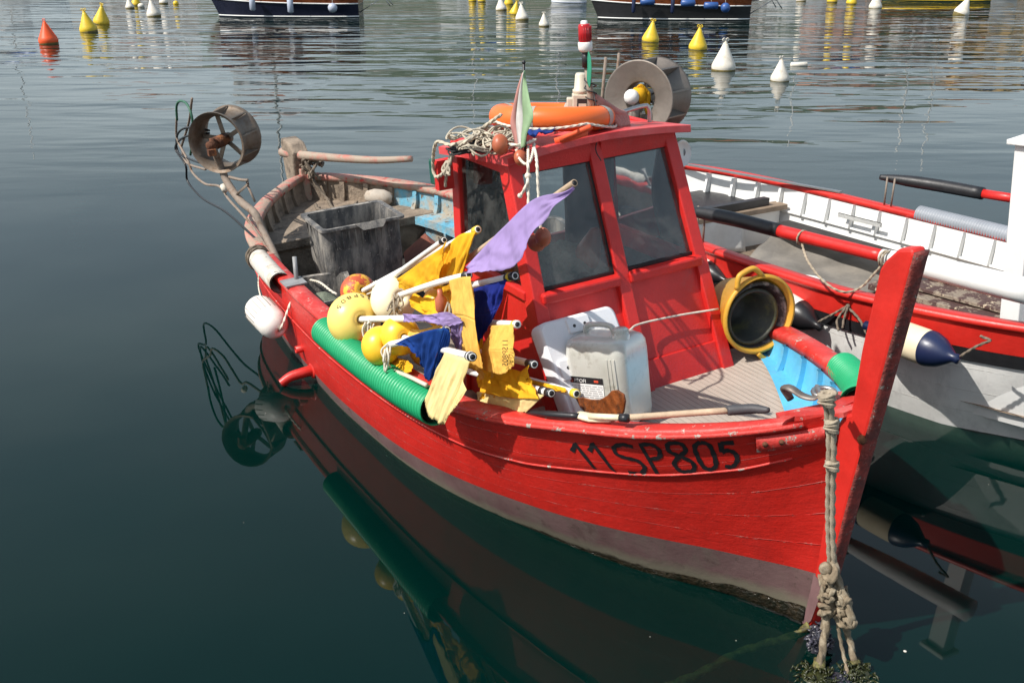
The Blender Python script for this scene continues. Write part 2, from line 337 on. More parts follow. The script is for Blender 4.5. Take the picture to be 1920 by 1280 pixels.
    def grid(s, rows, mi=0, closed=False, sm=True, uv=None):
        nu, nv = len(rows), len(rows[0]); o = len(s.v); fo = len(s.f)
        Fs = []
        for i in range(nu-1):
            for j in range(nv if closed else nv-1):
                Fs.append((i*nv+j, i*nv+(j+1) % nv, (i+1)*nv+(j+1) % nv, (i+1)*nv+j))
        s.add([p for r in rows for p in r], Fs, mi, sm)
        if uv:
            for k_, f in enumerate(Fs): s.uv[fo+k_] = [uv(i//nv/(nu-1), (i % nv)/(nv-1)) for i in f]
        return s
    def prism(s, poly, ext, mi=0):
        n = len(poly); e = np.array(ext, float); P = [np.array(p, float) for p in poly]
        return s.add(P+[p+e for p in P], [tuple(range(n))[::-1], tuple(range(n, 2*n))]+[(i, (i+1) % n, n+(i+1) % n, n+i) for i in range(n)], mi, False)
    def build(s, name, mats, parent=None, org=None, bevel=0, solid=0, sub=0, at=None):
        if not isinstance(mats, (list, tuple)): mats = [mats]
        pw = np.array(parent['_w']) if parent is not None else None
        if org is None: org = pw if pw is not None else V(*np.mean(s.v, 0)) if False else np.array([np.mean([p[0] for p in s.v]), np.mean([p[1] for p in s.v]), min(p[2] for p in s.v)])
        me = bpy.data.meshes.new(name)
        me.from_pydata([tuple(p-org) for p in s.v], [], s.f)
        for m_ in mats: me.materials.append(M[m_] if isinstance(m_, str) else m_)
        me.polygons.foreach_set('material_index', s.m); me.polygons.foreach_set('use_smooth', s.s)
        if s.uv:
            ul = me.uv_layers.new(name='UVMap')
            for pi, poly in enumerate(me.polygons):
                if pi in s.uv:
                    for li, u in zip(poly.loop_indices, s.uv[pi]): ul.data[li].uv = u
        me.validate(); me.update()
        o = bpy.data.objects.new(name, me); COL.objects.link(o); o['_w'] = [float(x) for x in org]
        if parent is not None: o.parent = parent; o.location = tuple(org-pw)
        else: o.location = tuple(org)
        if solid: md = o.modifiers.new('Solidify', 'SOLIDIFY'); md.thickness = solid; md.offset = 0
        if bevel:
            md = o.modifiers.new('Bevel', 'BEVEL'); md.width = bevel; md.segments = 2; md.limit_method = 'ANGLE'; md.harden_normals = False
        if sub: md = o.modifiers.new('Subsurf', 'SUBSURF'); md.levels = md.render_levels = sub
        return o
def tag(o, label=None, cat=None, group=None, kind=None):
    for k_, v_ in (('label', label), ('category', cat), ('group', group), ('kind', kind)):
        if v_: o[k_] = v_
    return o
def thing(name, at, label, cat, group=None):
    o = bpy.data.objects.new(name, None); COL.objects.link(o); o.location = tuple(at); o['_w'] = [float(x) for x in at]
    o.empty_display_size = .1
    return tag(o, label, cat, group)
def dup(root, loc, rotz=0, scale=1., label=None, tilt=(0, 0)):
    r = root.copy(); COL.objects.link(r); r.location = loc; r.rotation_euler = (tilt[0], tilt[1], rotz); r.scale = (scale,)*3
    if label: r['label'] = label
    for ch in list(root.children):
        c = ch.copy(); COL.objects.link(c); c.parent = r
        for g in ch.children:
            d = g.copy(); COL.objects.link(d); d.parent = c
    return r
_font = {}
def text_mesh(txt):
    if txt not in _font:
        cu = bpy.data.curves.new('t', 'FONT'); cu.body = txt; cu.resolution_u = 3; ob = bpy.data.objects.new('t', cu); COL.objects.link(ob)
        dg = bpy.context.evaluated_depsgraph_get(); me = ob.evaluated_get(dg).to_mesh()
        vs = [tuple(v.co) for v in me.vertices]; fs = [tuple(p.vertices) for p in me.polygons]
        ob.evaluated_get(dg).to_mesh_clear(); bpy.data.objects.remove(ob)
        _font[txt] = (vs, fs)
    return _font[txt]
def put_text(mb, txt, fn, h, mi=0):
    """fn(x,y)->point; x along text in text heights, centred"""
    vs, fs = text_mesh(txt); xs = [v[0] for v in vs]; cx = (min(xs)+max(xs))/2
    return mb.add([fn((v[0]-cx)*h, (v[1]-.35)*h) for v in vs], fs, mi, False)
# stroke lettering (hand painted)
STROKES = {'1': [[(.12, .78), (.45, 1), (.5, .98), (.62, 0)]], 'S': [[(.95, .92), (.55, 1), (.15, .90), (.1, .68), (.4, .55), (.8, .45), (.92, .22), (.6, .02), (.1, .06)]],
 'P': [[(.18, 0), (.18, .98)], [(.12, .98), (.65, .98), (.92, .80), (.75, .55), (.2, .48)]],
 '8': [[(.5, .54), (.15, .72), (.22, .95), (.5, 1), (.82, .95), (.88, .72), (.5, .54), (.08, .30), (.2, .04), (.5, 0), (.85, .04), (.95, .30), (.5, .54)]],
 '0': [[(.5, 1), (.15, .85), (.08, .5), (.18, .12), (.5, 0), (.85, .12), (.93, .5), (.85, .88), (.5, 1)]],
 '5': [[(.92, .98), (.2, .95)], [(.2, .97), (.14, .60)], [(.14, .60), (.55, .66), (.92, .5), (.92, .2), (.55, .01), (.1, .06)]]}
def strokes(mb, chars, fn, wd, lift_fn=None, mi=0):
    for ch, x0, w in chars:
        for st in STROKES[ch]:
            P = smooth([V(x0+w*x, y, 0) for x, y in st], 5 if len(st) > 3 else 8); rows = []
            for i, p in enumerate(P):
                t = nrm(P[min(i+1, len(P)-1)]-P[max(i-1, 0)]); nn = V(-t[1], t[0], 0)
                q0, q1 = fn(*(p[:2])), None
                e = 1e-3; du = (fn(p[0]+e, p[1])-q0)/e; dv = (fn(p[0], p[1]+e)-q0)/e
                lu, lv = np.linalg.norm(du), np.linalg.norm(dv)
                tt = nrm(V(t[0]*lu, t[1]*lv, 0)); ww = wd*(1+.15*math.sin(i*1.7+x0*9))/2
                ox, oy = -tt[1]*ww/lu, tt[0]*ww/lv
                rows.append([fn(p[0]-ox, p[1]-oy), fn(p[0]+ox, p[1]+oy)])
            mb.grid(rows, mi)
# ------------------------------------------------------------------ light, sky
SUNH = nrm(V(-.90, -.43)); EL = RAD(48)
sd = V(SUNH[0]*math.cos(EL), SUNH[1]*math.cos(EL), math.sin(EL))
sun = bpy.data.objects.new('sun', bpy.data.lights.new('sun', 'SUN')); COL.objects.link(sun)
sun.data.energy = 4.7; sun.data.angle = RAD(.55); sun.data.color = (1, .955, .89)
sun.rotation_euler = Vector(-sd).to_track_quat('-Z', 'Y').to_euler()
w = bpy.data.worlds.new('World'); SC.world = w; w.use_nodes = True; nt = w.node_tree
sky = nt.nodes.new('ShaderNodeTexSky'); sky.sky_type = 'NISHITA'; sky.sun_disc = False
sky.sun_elevation = EL; sky.sun_rotation = math.atan2(sd[0], sd[1]); sky.dust_density = 4.0; sky.air_density = 1.0; sky.ozone_density = 1.0
bg = nt.nodes['Background']; bg.inputs[1].default_value = .13
_tc = nt.nodes.new('ShaderNodeTexCoord'); _mp = nt.nodes.new('ShaderNodeMapping'); _mp.inputs['Scale'].default_value = (1.2, 1.2, 4.5); nt.links.new(_tc.outputs['Generated'], _mp.inputs[0])
_no = nt.nodes.new('ShaderNodeTexNoise'); _no.inputs['Scale'].default_value = 1.7; _no.inputs['Detail'].default_value = 5; _no.inputs['Roughness'].default_value = .5; nt.links.new(_mp.outputs[0], _no.inputs['Vector'])
_mr = nt.nodes.new('ShaderNodeMapRange'); _mr.inputs[1].default_value = .36; _mr.inputs[2].default_value = .72; _mr.inputs[3].default_value = .45; _mr.inputs[4].default_value = .95; nt.links.new(_no.outputs['Fac'], _mr.inputs[0])
_mx = nt.nodes.new('ShaderNodeMix'); _mx.data_type = 'RGBA'; nt.links.new(_mr.outputs[0], _mx.inputs[0]); nt.links.new(sky.outputs[0], _mx.inputs[6])
_sx = nt.nodes.new('ShaderNodeSeparateXYZ'); nt.links.new(_tc.outputs['Generated'], _sx.inputs[0])
_me = nt.nodes.new('ShaderNodeMapRange'); _me.inputs[1].default_value = .16; _me.inputs[2].default_value = .66; nt.links.new(_sx.outputs[2], _me.inputs[0])
_cc = nt.nodes.new('ShaderNodeMix'); _cc.data_type = 'RGBA'; nt.links.new(_me.outputs[0], _cc.inputs[0]); _cc.inputs[6].default_value = (6.4, 7.4, 7.9, 1); _cc.inputs[7].default_value = (1.7, 2.4, 3.2, 1)
nt.links.new(_cc.outputs[2], _mx.inputs[7])
nt.links.new(_mx.outputs[2], bg.inputs[0])
SC.view_settings.view_transform = 'Standard'; SC.view_settings.look = 'None'; SC.view_settings.exposure = .30; SC.view_settings.gamma = 1
SC.cycles.max_bounces = 8; SC.cycles.transparent_max_bounces = 12; SC.cycles.caustics_reflective = False; SC.cycles.caustics_refractive = False
SC.cycles.sample_clamp_indirect = 4; SC.cycles.use_denoising = True

# ------------------------------------------------------------------ water
k = N('harbour water')
sepw = k.n('ShaderNodeSeparateXYZ'); k.l(k.coord(), sepw.inputs[0])
far = k.ramp(sepw.outputs[1], 10.5, 30)
patch = k.ramp(k.noise(.075, 3, .5, stretch=(.6, 1.3, 1)), .42, .60)
patch2 = k.math('MULTIPLY_ADD', patch, .65); patch2.node.inputs[2].default_value = .5
far2 = k.math('MULTIPLY', far, patch2)
w1 = k.noise(.75, 1, .4, stretch=(.34, 1.0, 1), dist=.6)
w2 = k.noise(2.7, 1, .4, stretch=(.42, 1.1, 1), dist=.3)
big = k.noise(.30, 1, .4, stretch=(.6, 1.2, 1)); wn_ = k.noise(1.1, 1, .4)
h = k.math('MULTIPLY', k.math('ADD', k.math('MULTIPLY', w1, .120), k.math('MULTIPLY', w2, .024)), far2)
calm = k.math('ADD', k.math('MULTIPLY', big, .008), k.math('MULTIPLY', wn_, .0019))
h = k.math('ADD', h, calm)
nb = k.bump(h, 1.0, 1.0)
fr = k.n('ShaderNodeFresnel'); fr.inputs[0].default_value = 1.333; k.l(nb, fr.inputs[1])
gl = k.n('ShaderNodeBsdfGlossy'); gl.inputs['Roughness'].default_value = .0; k.l(nb, gl.inputs['Normal'])
df = k.n('ShaderNodeBsdfDiffuse'); k.l(k.mix(k.ramp(k.noise(.5, 3), .3, .7), (.0004, .0165, .0135), (.0007, .0205, .0170)), df.inputs[0])
tr = k.n('ShaderNodeBsdfTransparent'); tr.inputs[0].default_value = (.55, .70, .60, 1)
m1 = k.n('ShaderNodeMixShader'); m1.inputs[0].default_value = .45; k.l(df.outputs[0], m1.inputs[1]); k.l(tr.outputs[0], m1.inputs[2])
m2 = k.n('ShaderNodeMixShader'); k.l(fr.outputs[0], m2.inputs[0]); k.l(m1.outputs[0], m2.inputs[1]); k.l(gl.outputs[0], m2.inputs[2])
ab = k.n('ShaderNodeVolumeAbsorption'); ab.inputs[0].default_value = (.25, .60, .50, 1); ab.inputs[1].default_value = 2.6
o = k.n('ShaderNodeOutputMaterial'); k.l(m2.outputs[0], o.inputs[0]); k.l(ab.outputs[0], o.inputs[1]); M['water'] = k.m
mb = MB(); mb.box((0, 250, -1.5), (1400, 620, 3)); tag(mb.build('water', 'water', org=V(0, 0, 0)), kind='structure')
mb = MB(); mb.box((0, 250, -3.3), (1500, 700, .5)); tag(mb.build('seabed', paint('silty seabed', (.02, .028, .022), .95, .4, 1), org=V(0, 250, -3.5)), kind='structure')

# ------------------------------------------------------------------ hills and the town across the harbour (beyond the top edge; seen mirrored)
def ridge(name, y0, depth, x0, x1, hf, mat, n=90):
    rows = []
    for i in range(14):
        t = i/13; r = []
        for j in range(n+1):
            x = x0+(x1-x0)*j/n; h_ = hf(x)
            z = h_*math.sin(min(1, t*1.25)*math.pi/2)*(1 if t < .8 else 1-(t-.8)*.8)
            z += noise.fractal(Vector((x*.03, t*4, y0*.01)), 1, 2, 5)*h_*.10*(1 if t > 0 else 0)
            r.append(V(x, y0+depth*t, max(z, 0)-.5))
        rows.append(r)
    mb = MB(); mb.grid(rows); return tag(mb.build(name, mat, org=V((x0+x1)/2, y0, 0)), kind='structure')
wood_m = paint('haze paled woods', (.070, .100, .065), .95, .4, .05, .8, .4, dirt=((.13, .14, .10), .45, .62, .09), gd=1.5)  # greens paled in the colour itself to stand in for distance haze
def hh(x): return 9+29/(1+math.exp(-(x+95)/22))+9*math.sin(x*.021+1)+4*math.sin(x*.06)
ridge('hills', 215, 160, -420, 420, hh, wood_m)
mb = MB(); mb.box((0, 188, .6), (640, 46, 2.2)); tag(mb.build('quay', paint('pale quay stone', (.35, .32, .28), .9, .3, .3)), kind='structure')
walls = {'cream': (.62, .52, .38), 'white': (.74, .72, .68), 'pink': (.58, .33, .25), 'ochre': (.55, .38, .18), 'grey': (.45, .43, .40)}
for nme, c_ in walls.items(): M['w_'+nme] = paint(nme+' stucco', c_, .9, .15, .3, .2, 3, dirt=(tuple(x*.7 for x in c_), .6, .85, .4))
M['tile'] = paint('terracotta roof tiles', (.30, .12, .07), .9, .3, 1, .5, 6)
M['shut'] = paint('dark green shutters', (.03, .06, .04), .7); M['winglass'] = paint('dark window glass', (.03, .04, .05), .15, .1)
def house(x, y, wd, dp, ht, wall, adj):
    t = thing('town_house', (x, y, 1.7), adj, 'house', 'houses along the far quay')
    m = MB(); m.box((x, y, 1.7+ht/2), (wd, dp, ht)); m.build('wall', 'w_'+wall, t)
    m = MB(); a = wd/2+.5; b = dp/2+.5; z = 1.7+ht+.01
    m.add([(x-a, y-b, z), (x+a, y-b, z), (x+a, y+b, z), (x-a, y+b, z), (x-a*.35, y, z+1.9), (x+a*.35, y, z+1.9)], [(0, 1, 5, 4), (2, 3, 4, 5), (1, 2, 5), (3, 0, 4), (3, 2, 1, 0)], 0, False); m.build('roof', 'tile', t)
    nx, nz = int(wd//2.8), int(ht//3.1)
    for i in range(nx):
        for j in range(nz):
            cx = x+(i-(nx-1)/2)*wd/nx; cz = 1.7+1.7+j*3.05
            m = MB(); m.box((cx, y-dp/2-.02, cz), (1.0, .08, 1.7)); wn = m.build('window', 'winglass', t)
            m = MB()
            for q in (-1, 1): m.box((cx+q*.8, y-dp/2-.05, cz), (.5, .06, 1.75))
            m.build('shutter', 'shut', wn)
HS = [(-62, 182, 15, 9, 9, 'white', 'broad white house at the left end of the far quay'), (-42, 183, 11, 9, 15, 'white', 'tall narrow white house beside the broad white one'),
      (38, 182, 12, 10, 10, 'white', 'low white house behind the dark boats'), (56, 183, 11, 10, 14, 'pink', 'pink town house right of the low white one'),
      (68.5, 183, 10, 10, 12, 'white', 'white town house between pink and ochre fronts'), (80, 182, 11, 10, 15, 'ochre', 'ochre town house with five rows of shutters'),
      (92, 183, 11, 10, 13, 'white', 'wide white town house right of the ochre one'), (104, 182, 11, 10, 16, 'pink', 'tallest pink town house at the right'),
      (116, 183, 11, 10, 12, 'cream', 'cream house near the right end of the quay'), (128, 182, 12, 10, 13, 'white', 'white house at the right end of the quay'), (-105, 183, 18, 10, 8, 'grey', 'low grey shed at the far left')]
for a in HS: house(*a)

# ------------------------------------------------------------------ far boats
def far_boat(x0, x1, y, dark, label, stripe, upper, fenders, cabin, mast_h, bow_left=True, ht=1.25):
    L = x1-x0; cx = (x0+x1)/2; t = thing('motor_boat', (cx, y, 0), label, 'boat')
    def bt(u): return 1.25*(math.sin(min(1, u*1.5+.02)*math.pi/2)**.8)*(1 if u < .85 else 1-.25*((u-.85)/.15)**2)
    def px(u, v): s_ = (u*L - (1-v)*.45*(1-u)**4 - 0); s_ = u*L+(.75*(1-v))*(1-u)**5; return (x0+s_) if bow_left else (x1-s_)
    def sh(u): return ht*(1+.35*(1-u)**2)
    def row(side, v0, v1, off=0):
        return [[V(px(u, v), y-side*(bt(u)*(.75+.25*v)+off), -.25*(v < 0)+sh(u)*v) for v in np.linspace(v0, v1, 6)] for u in np.linspace(0, 1, 26)]
    m = MB()
    for sd_ in (-1, 1): m.grid(row(sd_, -.15, .45))
    u = 1; m.add([p for p in row(1, -.15, .45)[-1]]+[p for p in row(-1, -.15, .45)[-1]][::-1], [tuple(range(12))], 0, False)
    m.build('hull', dark, t)
    m = MB()
    for sd_ in (-1, 1): m.grid(row(sd_, .45, 1.0))
    m.add([p for p in row(1, .45, 1.)[-1]]+[p for p in row(-1, .45, 1.)[-1]][::-1], [tuple(range(12))], 0, False)
    m.build('bulwark', upper, t)
    for v, nm in ((.46, 'rub_stripe'), (.045, 'waterline_stripe')):
        m = MB()
        for sd_ in (-1, 1): m.tube([V(px(u, v), y-sd_*(bt(u)*(.75+.25*v)+.01), sh(u)*v) for u in np.linspace(0, 1, 26)], .03, 6)
        m.build(nm, stripe, t)
    m = MB(); m.grid([[V(px(u, 1), y-bt(u)*.98*q, sh(u)*.9) for q in np.linspace(-1, 1, 5)] for u in np.linspace(0, 1, 20)]); m.build('deck', 'varnish', t)
    m = MB(); c0 = x0+L*(.42 if bow_left else .58); m.box((c0, y, ht+.55), (L*.34, 1.5, 1.3)); m.box((c0, y, ht+1.24), (L*.38, 1.7, .09)); m.build('cabin', cabin, t, bevel=.04)
    for q in (-1, 0, 1): m = MB(); m.box((c0+q*L*.1, y-.76, ht+.75), (L*.07, .03, .45)); m.build('window', 'winglass', t)
    m = MB(); m.tube([V(c0, y, ht+1.2), V(c0, y, mast_h)], [.07, .04], 8); m.build('mast', 'white', t)
    m = MB(); xe = x1 if bow_left else x0; sg = 1 if bow_left else -1
    for q in (-.5, .5): m.tube([V(xe-sg*.05, y+q, .75), V(xe+sg*1.1, y+q, .8), V(xe+sg*1.35, y+q, .45)], .025, 6)
    for e_ in (.5, 1.1): m.tube([V(xe+sg*e_, y-.5, .78), V(xe+sg*e_, y+.5, .78)], .025, 6)
    m.tube([V(xe, y-.4, .2), V(xe+sg*.9, y-.45, .75)], .02, 6)
    m.build('boarding_ladder', 'steel', t)
    for fx, fz, fr_, mt, ball in fenders:
        m = MB(); yy = y-bt((fx-x0)/L if bow_left else (x1-fx)/L)-.17
        if ball: m.ball((fx, yy-.02, fz), .20, 14)
        elif ball is None: m.tube([V(fx-.30, yy, fz), V(fx-.26, yy, fz), V(fx+.26, yy, fz), V(fx+.30, yy, fz)], [.05, .14, .14, .05], 12)
        else: m.tube([V(fx, yy, fz-.33), V(fx, yy, fz-.27), V(fx, yy, fz+.27), V(fx, yy, fz+.33)], [.05, fr_, fr_, .05], 12)
        f = m.build('fender', mt, t); m = MB(); m.tube([V(fx, yy, fz+.1), V(fx, yy+.12, ht*1.02)], .012, 5); m.build('rope', 'rope_w', f)
    return t
def gx(px, py): return W(px, py)[0]
yA = W(520, 34)[1]; yB = W(1250, 39)[1]
f = lambda px, py, y: WY(px, py, y)
def fnd(px, py, y): q = WY(px, py, y); return q[0], max(.35, q[2])
bA = []
for px_, py_ in ((462, 8), (537, 12)): q = fnd(px_, py_, yA-1.3); bA.append((q[0], q[1], .13, 'b_grey', False))
q = fnd(618, 17, yA-1.3); bA.append((q[0], q[1], .2, 'b_grey', True))
far_boat(WY(370, 30, yA)[0], WY(672, 30, yA)[0], yA+.9, 'navy', 'navy hulled boat with pale grey fenders moored beyond the orange and yellow buoys', 'white', 'varnish', bA, 'white', 9.5)
bB = []
for px_, py_ in ((1194, 12), (1267, 12)): q = fnd(px_, py_, yB-1.3); bB.append((q[0], q[1], .08, 'navyv', False))
for px_, py_ in ((1220, 6), (1296, 8), (1340, 13)): q = fnd(px_, py_, yB-1.3); bB.append((q[0], q[1], .13, 'b_blue', None))
q = fnd(1367, 17, yB-1.3); bB.append((q[0], q[1], .2, 'b_blue', True))
far_boat(WY(1092, 30, yB)[0], WY(1408, 30, yB)[0], yB+.9, 'black', 'black hulled boat with varnished bulwark and blue fenders beyond the red beacon', 'white', 'varnish', bB, 'varnish', 11)
y3 = W(1080, 7)[1]; far_boat(WY(1012, 5, y3)[0], WY(1100, 5, y3)[0], y3+.9, 'white', 'small white boat cut off by the top edge between the two dark hulls', 'b_grey', 'white', [], 'white', 8)
y4 = W(1700, 3)[1]; far_boat(WY(1640, 5, y4)[0], WY(1860, 5, y4)[0], y4+.9, 'shut', 'dark green boat with a yellow waterline at the top right edge', 'b_yellow', 'varnish', [], 'white', 9)
def sail(px, y, h, label):
    x = WY(px, 0, y)[0]; far_boat(x-4, x+4, y, 'white', label, 'b_blue', 'white', [], 'white', h)
sail(520, 78, 12, 'white yacht moored far behind the navy boat'); sail(30, 88, 14, 'white yacht moored far out at the left'); sail(900, 95, 13, 'white yacht moored far behind the middle buoys')
sail(1520, 84, 12, 'white yacht moored far behind the white cone buoys'); sail(1790, 75, 13, 'white yacht moored far out at the right')

# ------------------------------------------------------------------ mooring buoys
def buoy_proto(kind, name='mooring_buoy'):
    t = thing(name, (0, 0, 0), '', 'buoy')
    m = MB(); m.lathe([(.02, -.30), (.20, -.26), (.29, -.08), (.31, .0), (.325, .07), (.322, .13), (.295, .20), (.205, .38), (.125, .55), (.085, .64), (.06, .70), (.001, .71)], (0, 0, 0), (0, 0, 1), 28); m.build('float_body', kind, t)
    m = MB(); m.lathe([(.30, -.11), (.318, -.02), (.321, .03), (.318, .04)], (0, 0, 0), (0, 0, 1), 28); m.build('waterline_growth', 'b_foul', t)
    m = MB(); m.lathe([(.055, .69), (.06, .72), (.035, .74), (.035, .77)], (0, 0, 0), (0, 0, 1), 12)
    for a_ in (-.055, .055): m.tube([V(a_+.04*math.cos(q), 0, .80+.04*math.sin(q)) for q in np.linspace(0, 2*math.pi, 13)[:-1]], .014, 6, closed=True)
    m.build('lifting_eye', kind, t); return t
P = {c_: buoy_proto('b_'+c_) for c_ in ('yellow', 'white')}
def obuoy():
    t = thing('mooring_buoy', (0, 0, 0), '', 'buoy'); m = MB()
    m.lathe([(.02, -.3), (.24, -.2), (.31, .06), (.315, .12), (.29, .19), (.04, .66), (.03, .69), (.001, .70)], (0, 0, 0), (0, 0, 1), 28); m.build('float_body', 'b_orange', t)
    m = MB(); m.prism([(-.325, .012, .05), (-.30, .012, .2), (-.03, .012, .72), (.03, .012, .72), (.30, .012, .2), (.325, .012, .05), (.2, .012, -.2), (-.2, .012, -.2)], (0, -.024, 0)); m.build('vertical_fin', 'b_orange', t)
    m = MB(); m.tube([V(.04*math.cos(q), 0, .75+.04*math.sin(q)) for q in np.linspace(0, 2*math.pi, 13)[:-1]], .014, 6, closed=True); m.build('lifting_eye', 'b_orange', t)
    m = MB(); m.lathe([(.26, -.17), (.305, .02)], (0, 0, 0), (0, 0, 1), 28); m.build('waterline_growth', 'b_foul', t); return t
P['orange'] = obuoy()
BU = [('orange', 92, 82, 34, 'lone orange cone buoy at the far left', 0, 1.0), ('yellow', 167, 60, 30, 'front one of the two yellow buoys beside the orange one', 0, 0), ('yellow', 190, 45, 27, 'yellow buoy just behind the front yellow one, leaning left', .25, 0),
 ('white', 289, 31, 24, 'white cone buoy with yellowed foot left of the navy boat', 0, 0), ('white', 244, 16, 15, 'small white cone at the top left edge next to a yellow buoy', 0, 0), ('yellow', 255, 11, 17, 'yellow buoy at the top edge behind the small white cone', 0, 0),
 ('white', 307, 7, 15, 'white buoy cut off by the top edge beside the navy bow', 0, 0), ('yellow', 886, 3, 14, 'left yellow buoy of the pair at the top edge', 0, 0), ('yellow', 903, 4, 14, 'right yellow buoy of the pair at the top edge', 0, 0),
 ('white', 940, 20, 19, 'leftmost white cone of the cluster above the cabin flag', 0, 0), ('yellow', 954, 9, 16, 'yellow buoy at the top edge within the middle cluster', 0, 0), ('yellow', 965, 28, 19, 'yellow buoy in the middle of the cluster above the cabin flag', .2, 0),
 ('white', 979, 38, 23, 'broad white cone right of the clustered yellow buoy', 0, 0), ('white', 1020, 49, 18, 'small white cone standing apart left of the red beacon', 0, 0), ('yellow', 1219, 79, 30, 'yellow buoy with white patch in front of the black hull, leaning right', .12, 0),
 ('yellow', 1308, 93, 32, 'yellow buoy with dark wet foot right of the large reel', 0, 0), ('white', 1356, 132, 42, 'largest white cone buoy, near the reel', 0, 0), ('white', 1462, 152, 33, 'nearest white cone buoy, right of the largest', 0, 0),
 ('white', 1502, 3, 17, 'white buoy cut off at the top edge between black hull and yellow pair', 0, 0), ('yellow', 1560, 5, 18, 'left buoy of the yellow pair at the top right', 0, 0), ('yellow', 1596, 8, 18, 'right buoy of the yellow pair at the top right', 0, 0),
 ('white', 1641, 16, 22, 'white cone buoy below the boat with the yellow waterline', 0, 0), ('white', 1801, 28, 26, 'white cone buoy leaning right at the upper right', .3, 0)]
used = set()
for kd, px_, py_, wd, lab, lean, _ in BU:
    p = W(px_, py_); dist = math.hypot(p[1], CAM_H); sc = wd*dist/FPX/.63
    tl = (rnd.uniform(-.12, .12), lean+rnd.uniform(-.13, .13))
    if kd in used: o = dup(P[kd], tuple(p), rnd.uniform(-.5, .5), sc, lab, tl)
    else:
        used.add(kd); o = P[kd]; o.location = tuple(p); o.scale = (sc,)*3; o.rotation_euler = (tl[0], tl[1], 0); o['label'] = lab
    o['group'] = 'mooring buoys in the harbour'
p = W(1498, 124); m = MB(); m.tube([p+V(-.22, 0, .02), p+V(-.2, 0, .02), p+V(.2, .02, .03), p+V(.22, .02, .03)], [.03, .07, .07, .03], 12); tag(m.build('fender_float', 'b_white'), 'small white sausage float lying right of the nearest white cone', 'float')
p = W(330, 9); m = MB(); m.ball(p+V(0, 0, .05), .15, 14); tag(m.build('ball_float', 'b_orange' if False else 'b_yellow'), 'tiny orange yellow ball float by the navy bow', 'float')
p = W(265, 14); m = MB(); m.ball(p+V(0, 0, .06), .17, 14, st=.8); tag(m.build('ball_float', 'b_white'), 'small round white float between yellow buoy and white cone', 'float')

_r2 = random.Random(3)
m = MB()
for i in range(11):
    x_, y_ = _r2.uniform(0, 1920), _r2.uniform(620, 1280); p = W(x_, y_, .001); r_ = _r2.uniform(.0015, .004)
    if math.hypot(*(p-V(.3, 5.2, 0))[:2]) < .2: continue
    m.lathe([(.0005, .002), (r_, .001), (r_*.8, -.003)], p, (0, 0, 1), 6, sy=_r2.uniform(.5, 1))
tag(m.build('floating_debris', paint('pale floating specks', (.28, .26, .22), .8, .3, 30), org=V(0, 0, 0)), kind='stuff')
# ------------------------------------------------------------------ the red fishing boat (coordinates in its own frame: s forward, b to port, z up)
SH = [(-6.98, .0, .74), (-6.9, .16, .735), (-6.7, .34, .725), (-6.4, .57, .715), (-6.0, .79, .70), (-5.6, .93, .695), (-5.1, 1.01, .69), (-4.3, 1.055, .68), (-3.37, 1.06, .675), (-2.36, 1.03, .69),
      (-1.56, .965, .745), (-1.17, .875, .81), (-.75, .705, .89), (-.50, .58, .935), (-.31, .46, .98), (-.13, .32, 1.03), (.0, .17, 1.07), (.10, .032, 1.11)]
WL = [(-6.80, .0), (-6.5, .30), (-6.0, .62), (-5.4, .87), (-4.74, .985), (-3.95, 1.03), (-3.3, 1.045), (-2.78, 1.02), (-2.25, .97), (-1.8, .865), (-1.23, .645), (-.76, .43), (-.4, .20), (-.12, .06), (.0, .026)]
_ss = np.array([a[0] for a in SH]); _sp = np.array(SH)
def _interp(tab, s, c):
    xs = [a[0] for a in tab]; i = max(1, min(len(xs)-2, int(np.searchsorted(xs, s))))
    # monotone-ish cubic (catmull) interpolation
    i = max(0, min(len(xs)-2, int(np.searchsorted(xs, s))-1)); x0, x1 = xs[i], xs[i+1]; t = min(1, max(0, (s-x0)/(x1-x0)))
    y = [a[c] for a in tab]
    m0 = (y[i+1]-y[i-1])/(xs[i+1]-xs[i-1]) if i > 0 else (y[1]-y[0])/(xs[1]-xs[0])
    m1 = (y[i+2]-y[i])/(xs[i+2]-xs[i]) if i+2 < len(xs) else (y[-1]-y[-2])/(xs[-1]-xs[-2])
    h = x1-x0; return ((2*t**3-3*t*t+1)*y[i]+(t**3-2*t*t+t)*h*m0+(-2*t**3+3*t*t)*y[i+1]+(t**3-t*t)*h*m1)
def hb(s): return max(0., _interp(SH, s, 1))
def hz(s): return _interp(SH, s, 2)
def hw(u): return max(0., _interp(WL, -6.8+6.8*u, 1))
def hull(u, v, side=1, off=0.):
    """u 0 stern..1 bow, v<0 below water, 0 waterline, 1 sheer"""
    ue = u
    st = -6.98+7.08*ue; sw = -6.80+6.80*ue
    bt, bw, zt = hb(st), hw(ue), hz(st)
    if v >= 0:
        s = sw+(st-sw)*v; z = zt*v; fl = max(0, min(1, (1-ue)*2.2))
        bul = .07*fl*math.sin(math.pi*min(1, v**.8))*min(1, ue*5)
        b = bw+(bt-bw)*(v**(.78 if ue < .85 else .78+(ue-.85)*3.0))+bul*.55
    else: s = sw-(ue-.5)*.5*(-v); z = .75*v*(.55+.45*min(1, ue*3)); b = bw*(1-(-v)**1.6)
    if v > vstr(u): off += .010
    return V(s, side*(b+off), z)
def vstr(u): return float(np.interp(u, [0, .5, .62, .75, .83, .925, .965, .99, 1], [.70, .655, .665, .672, .675, .742, .79, .84, .86]))
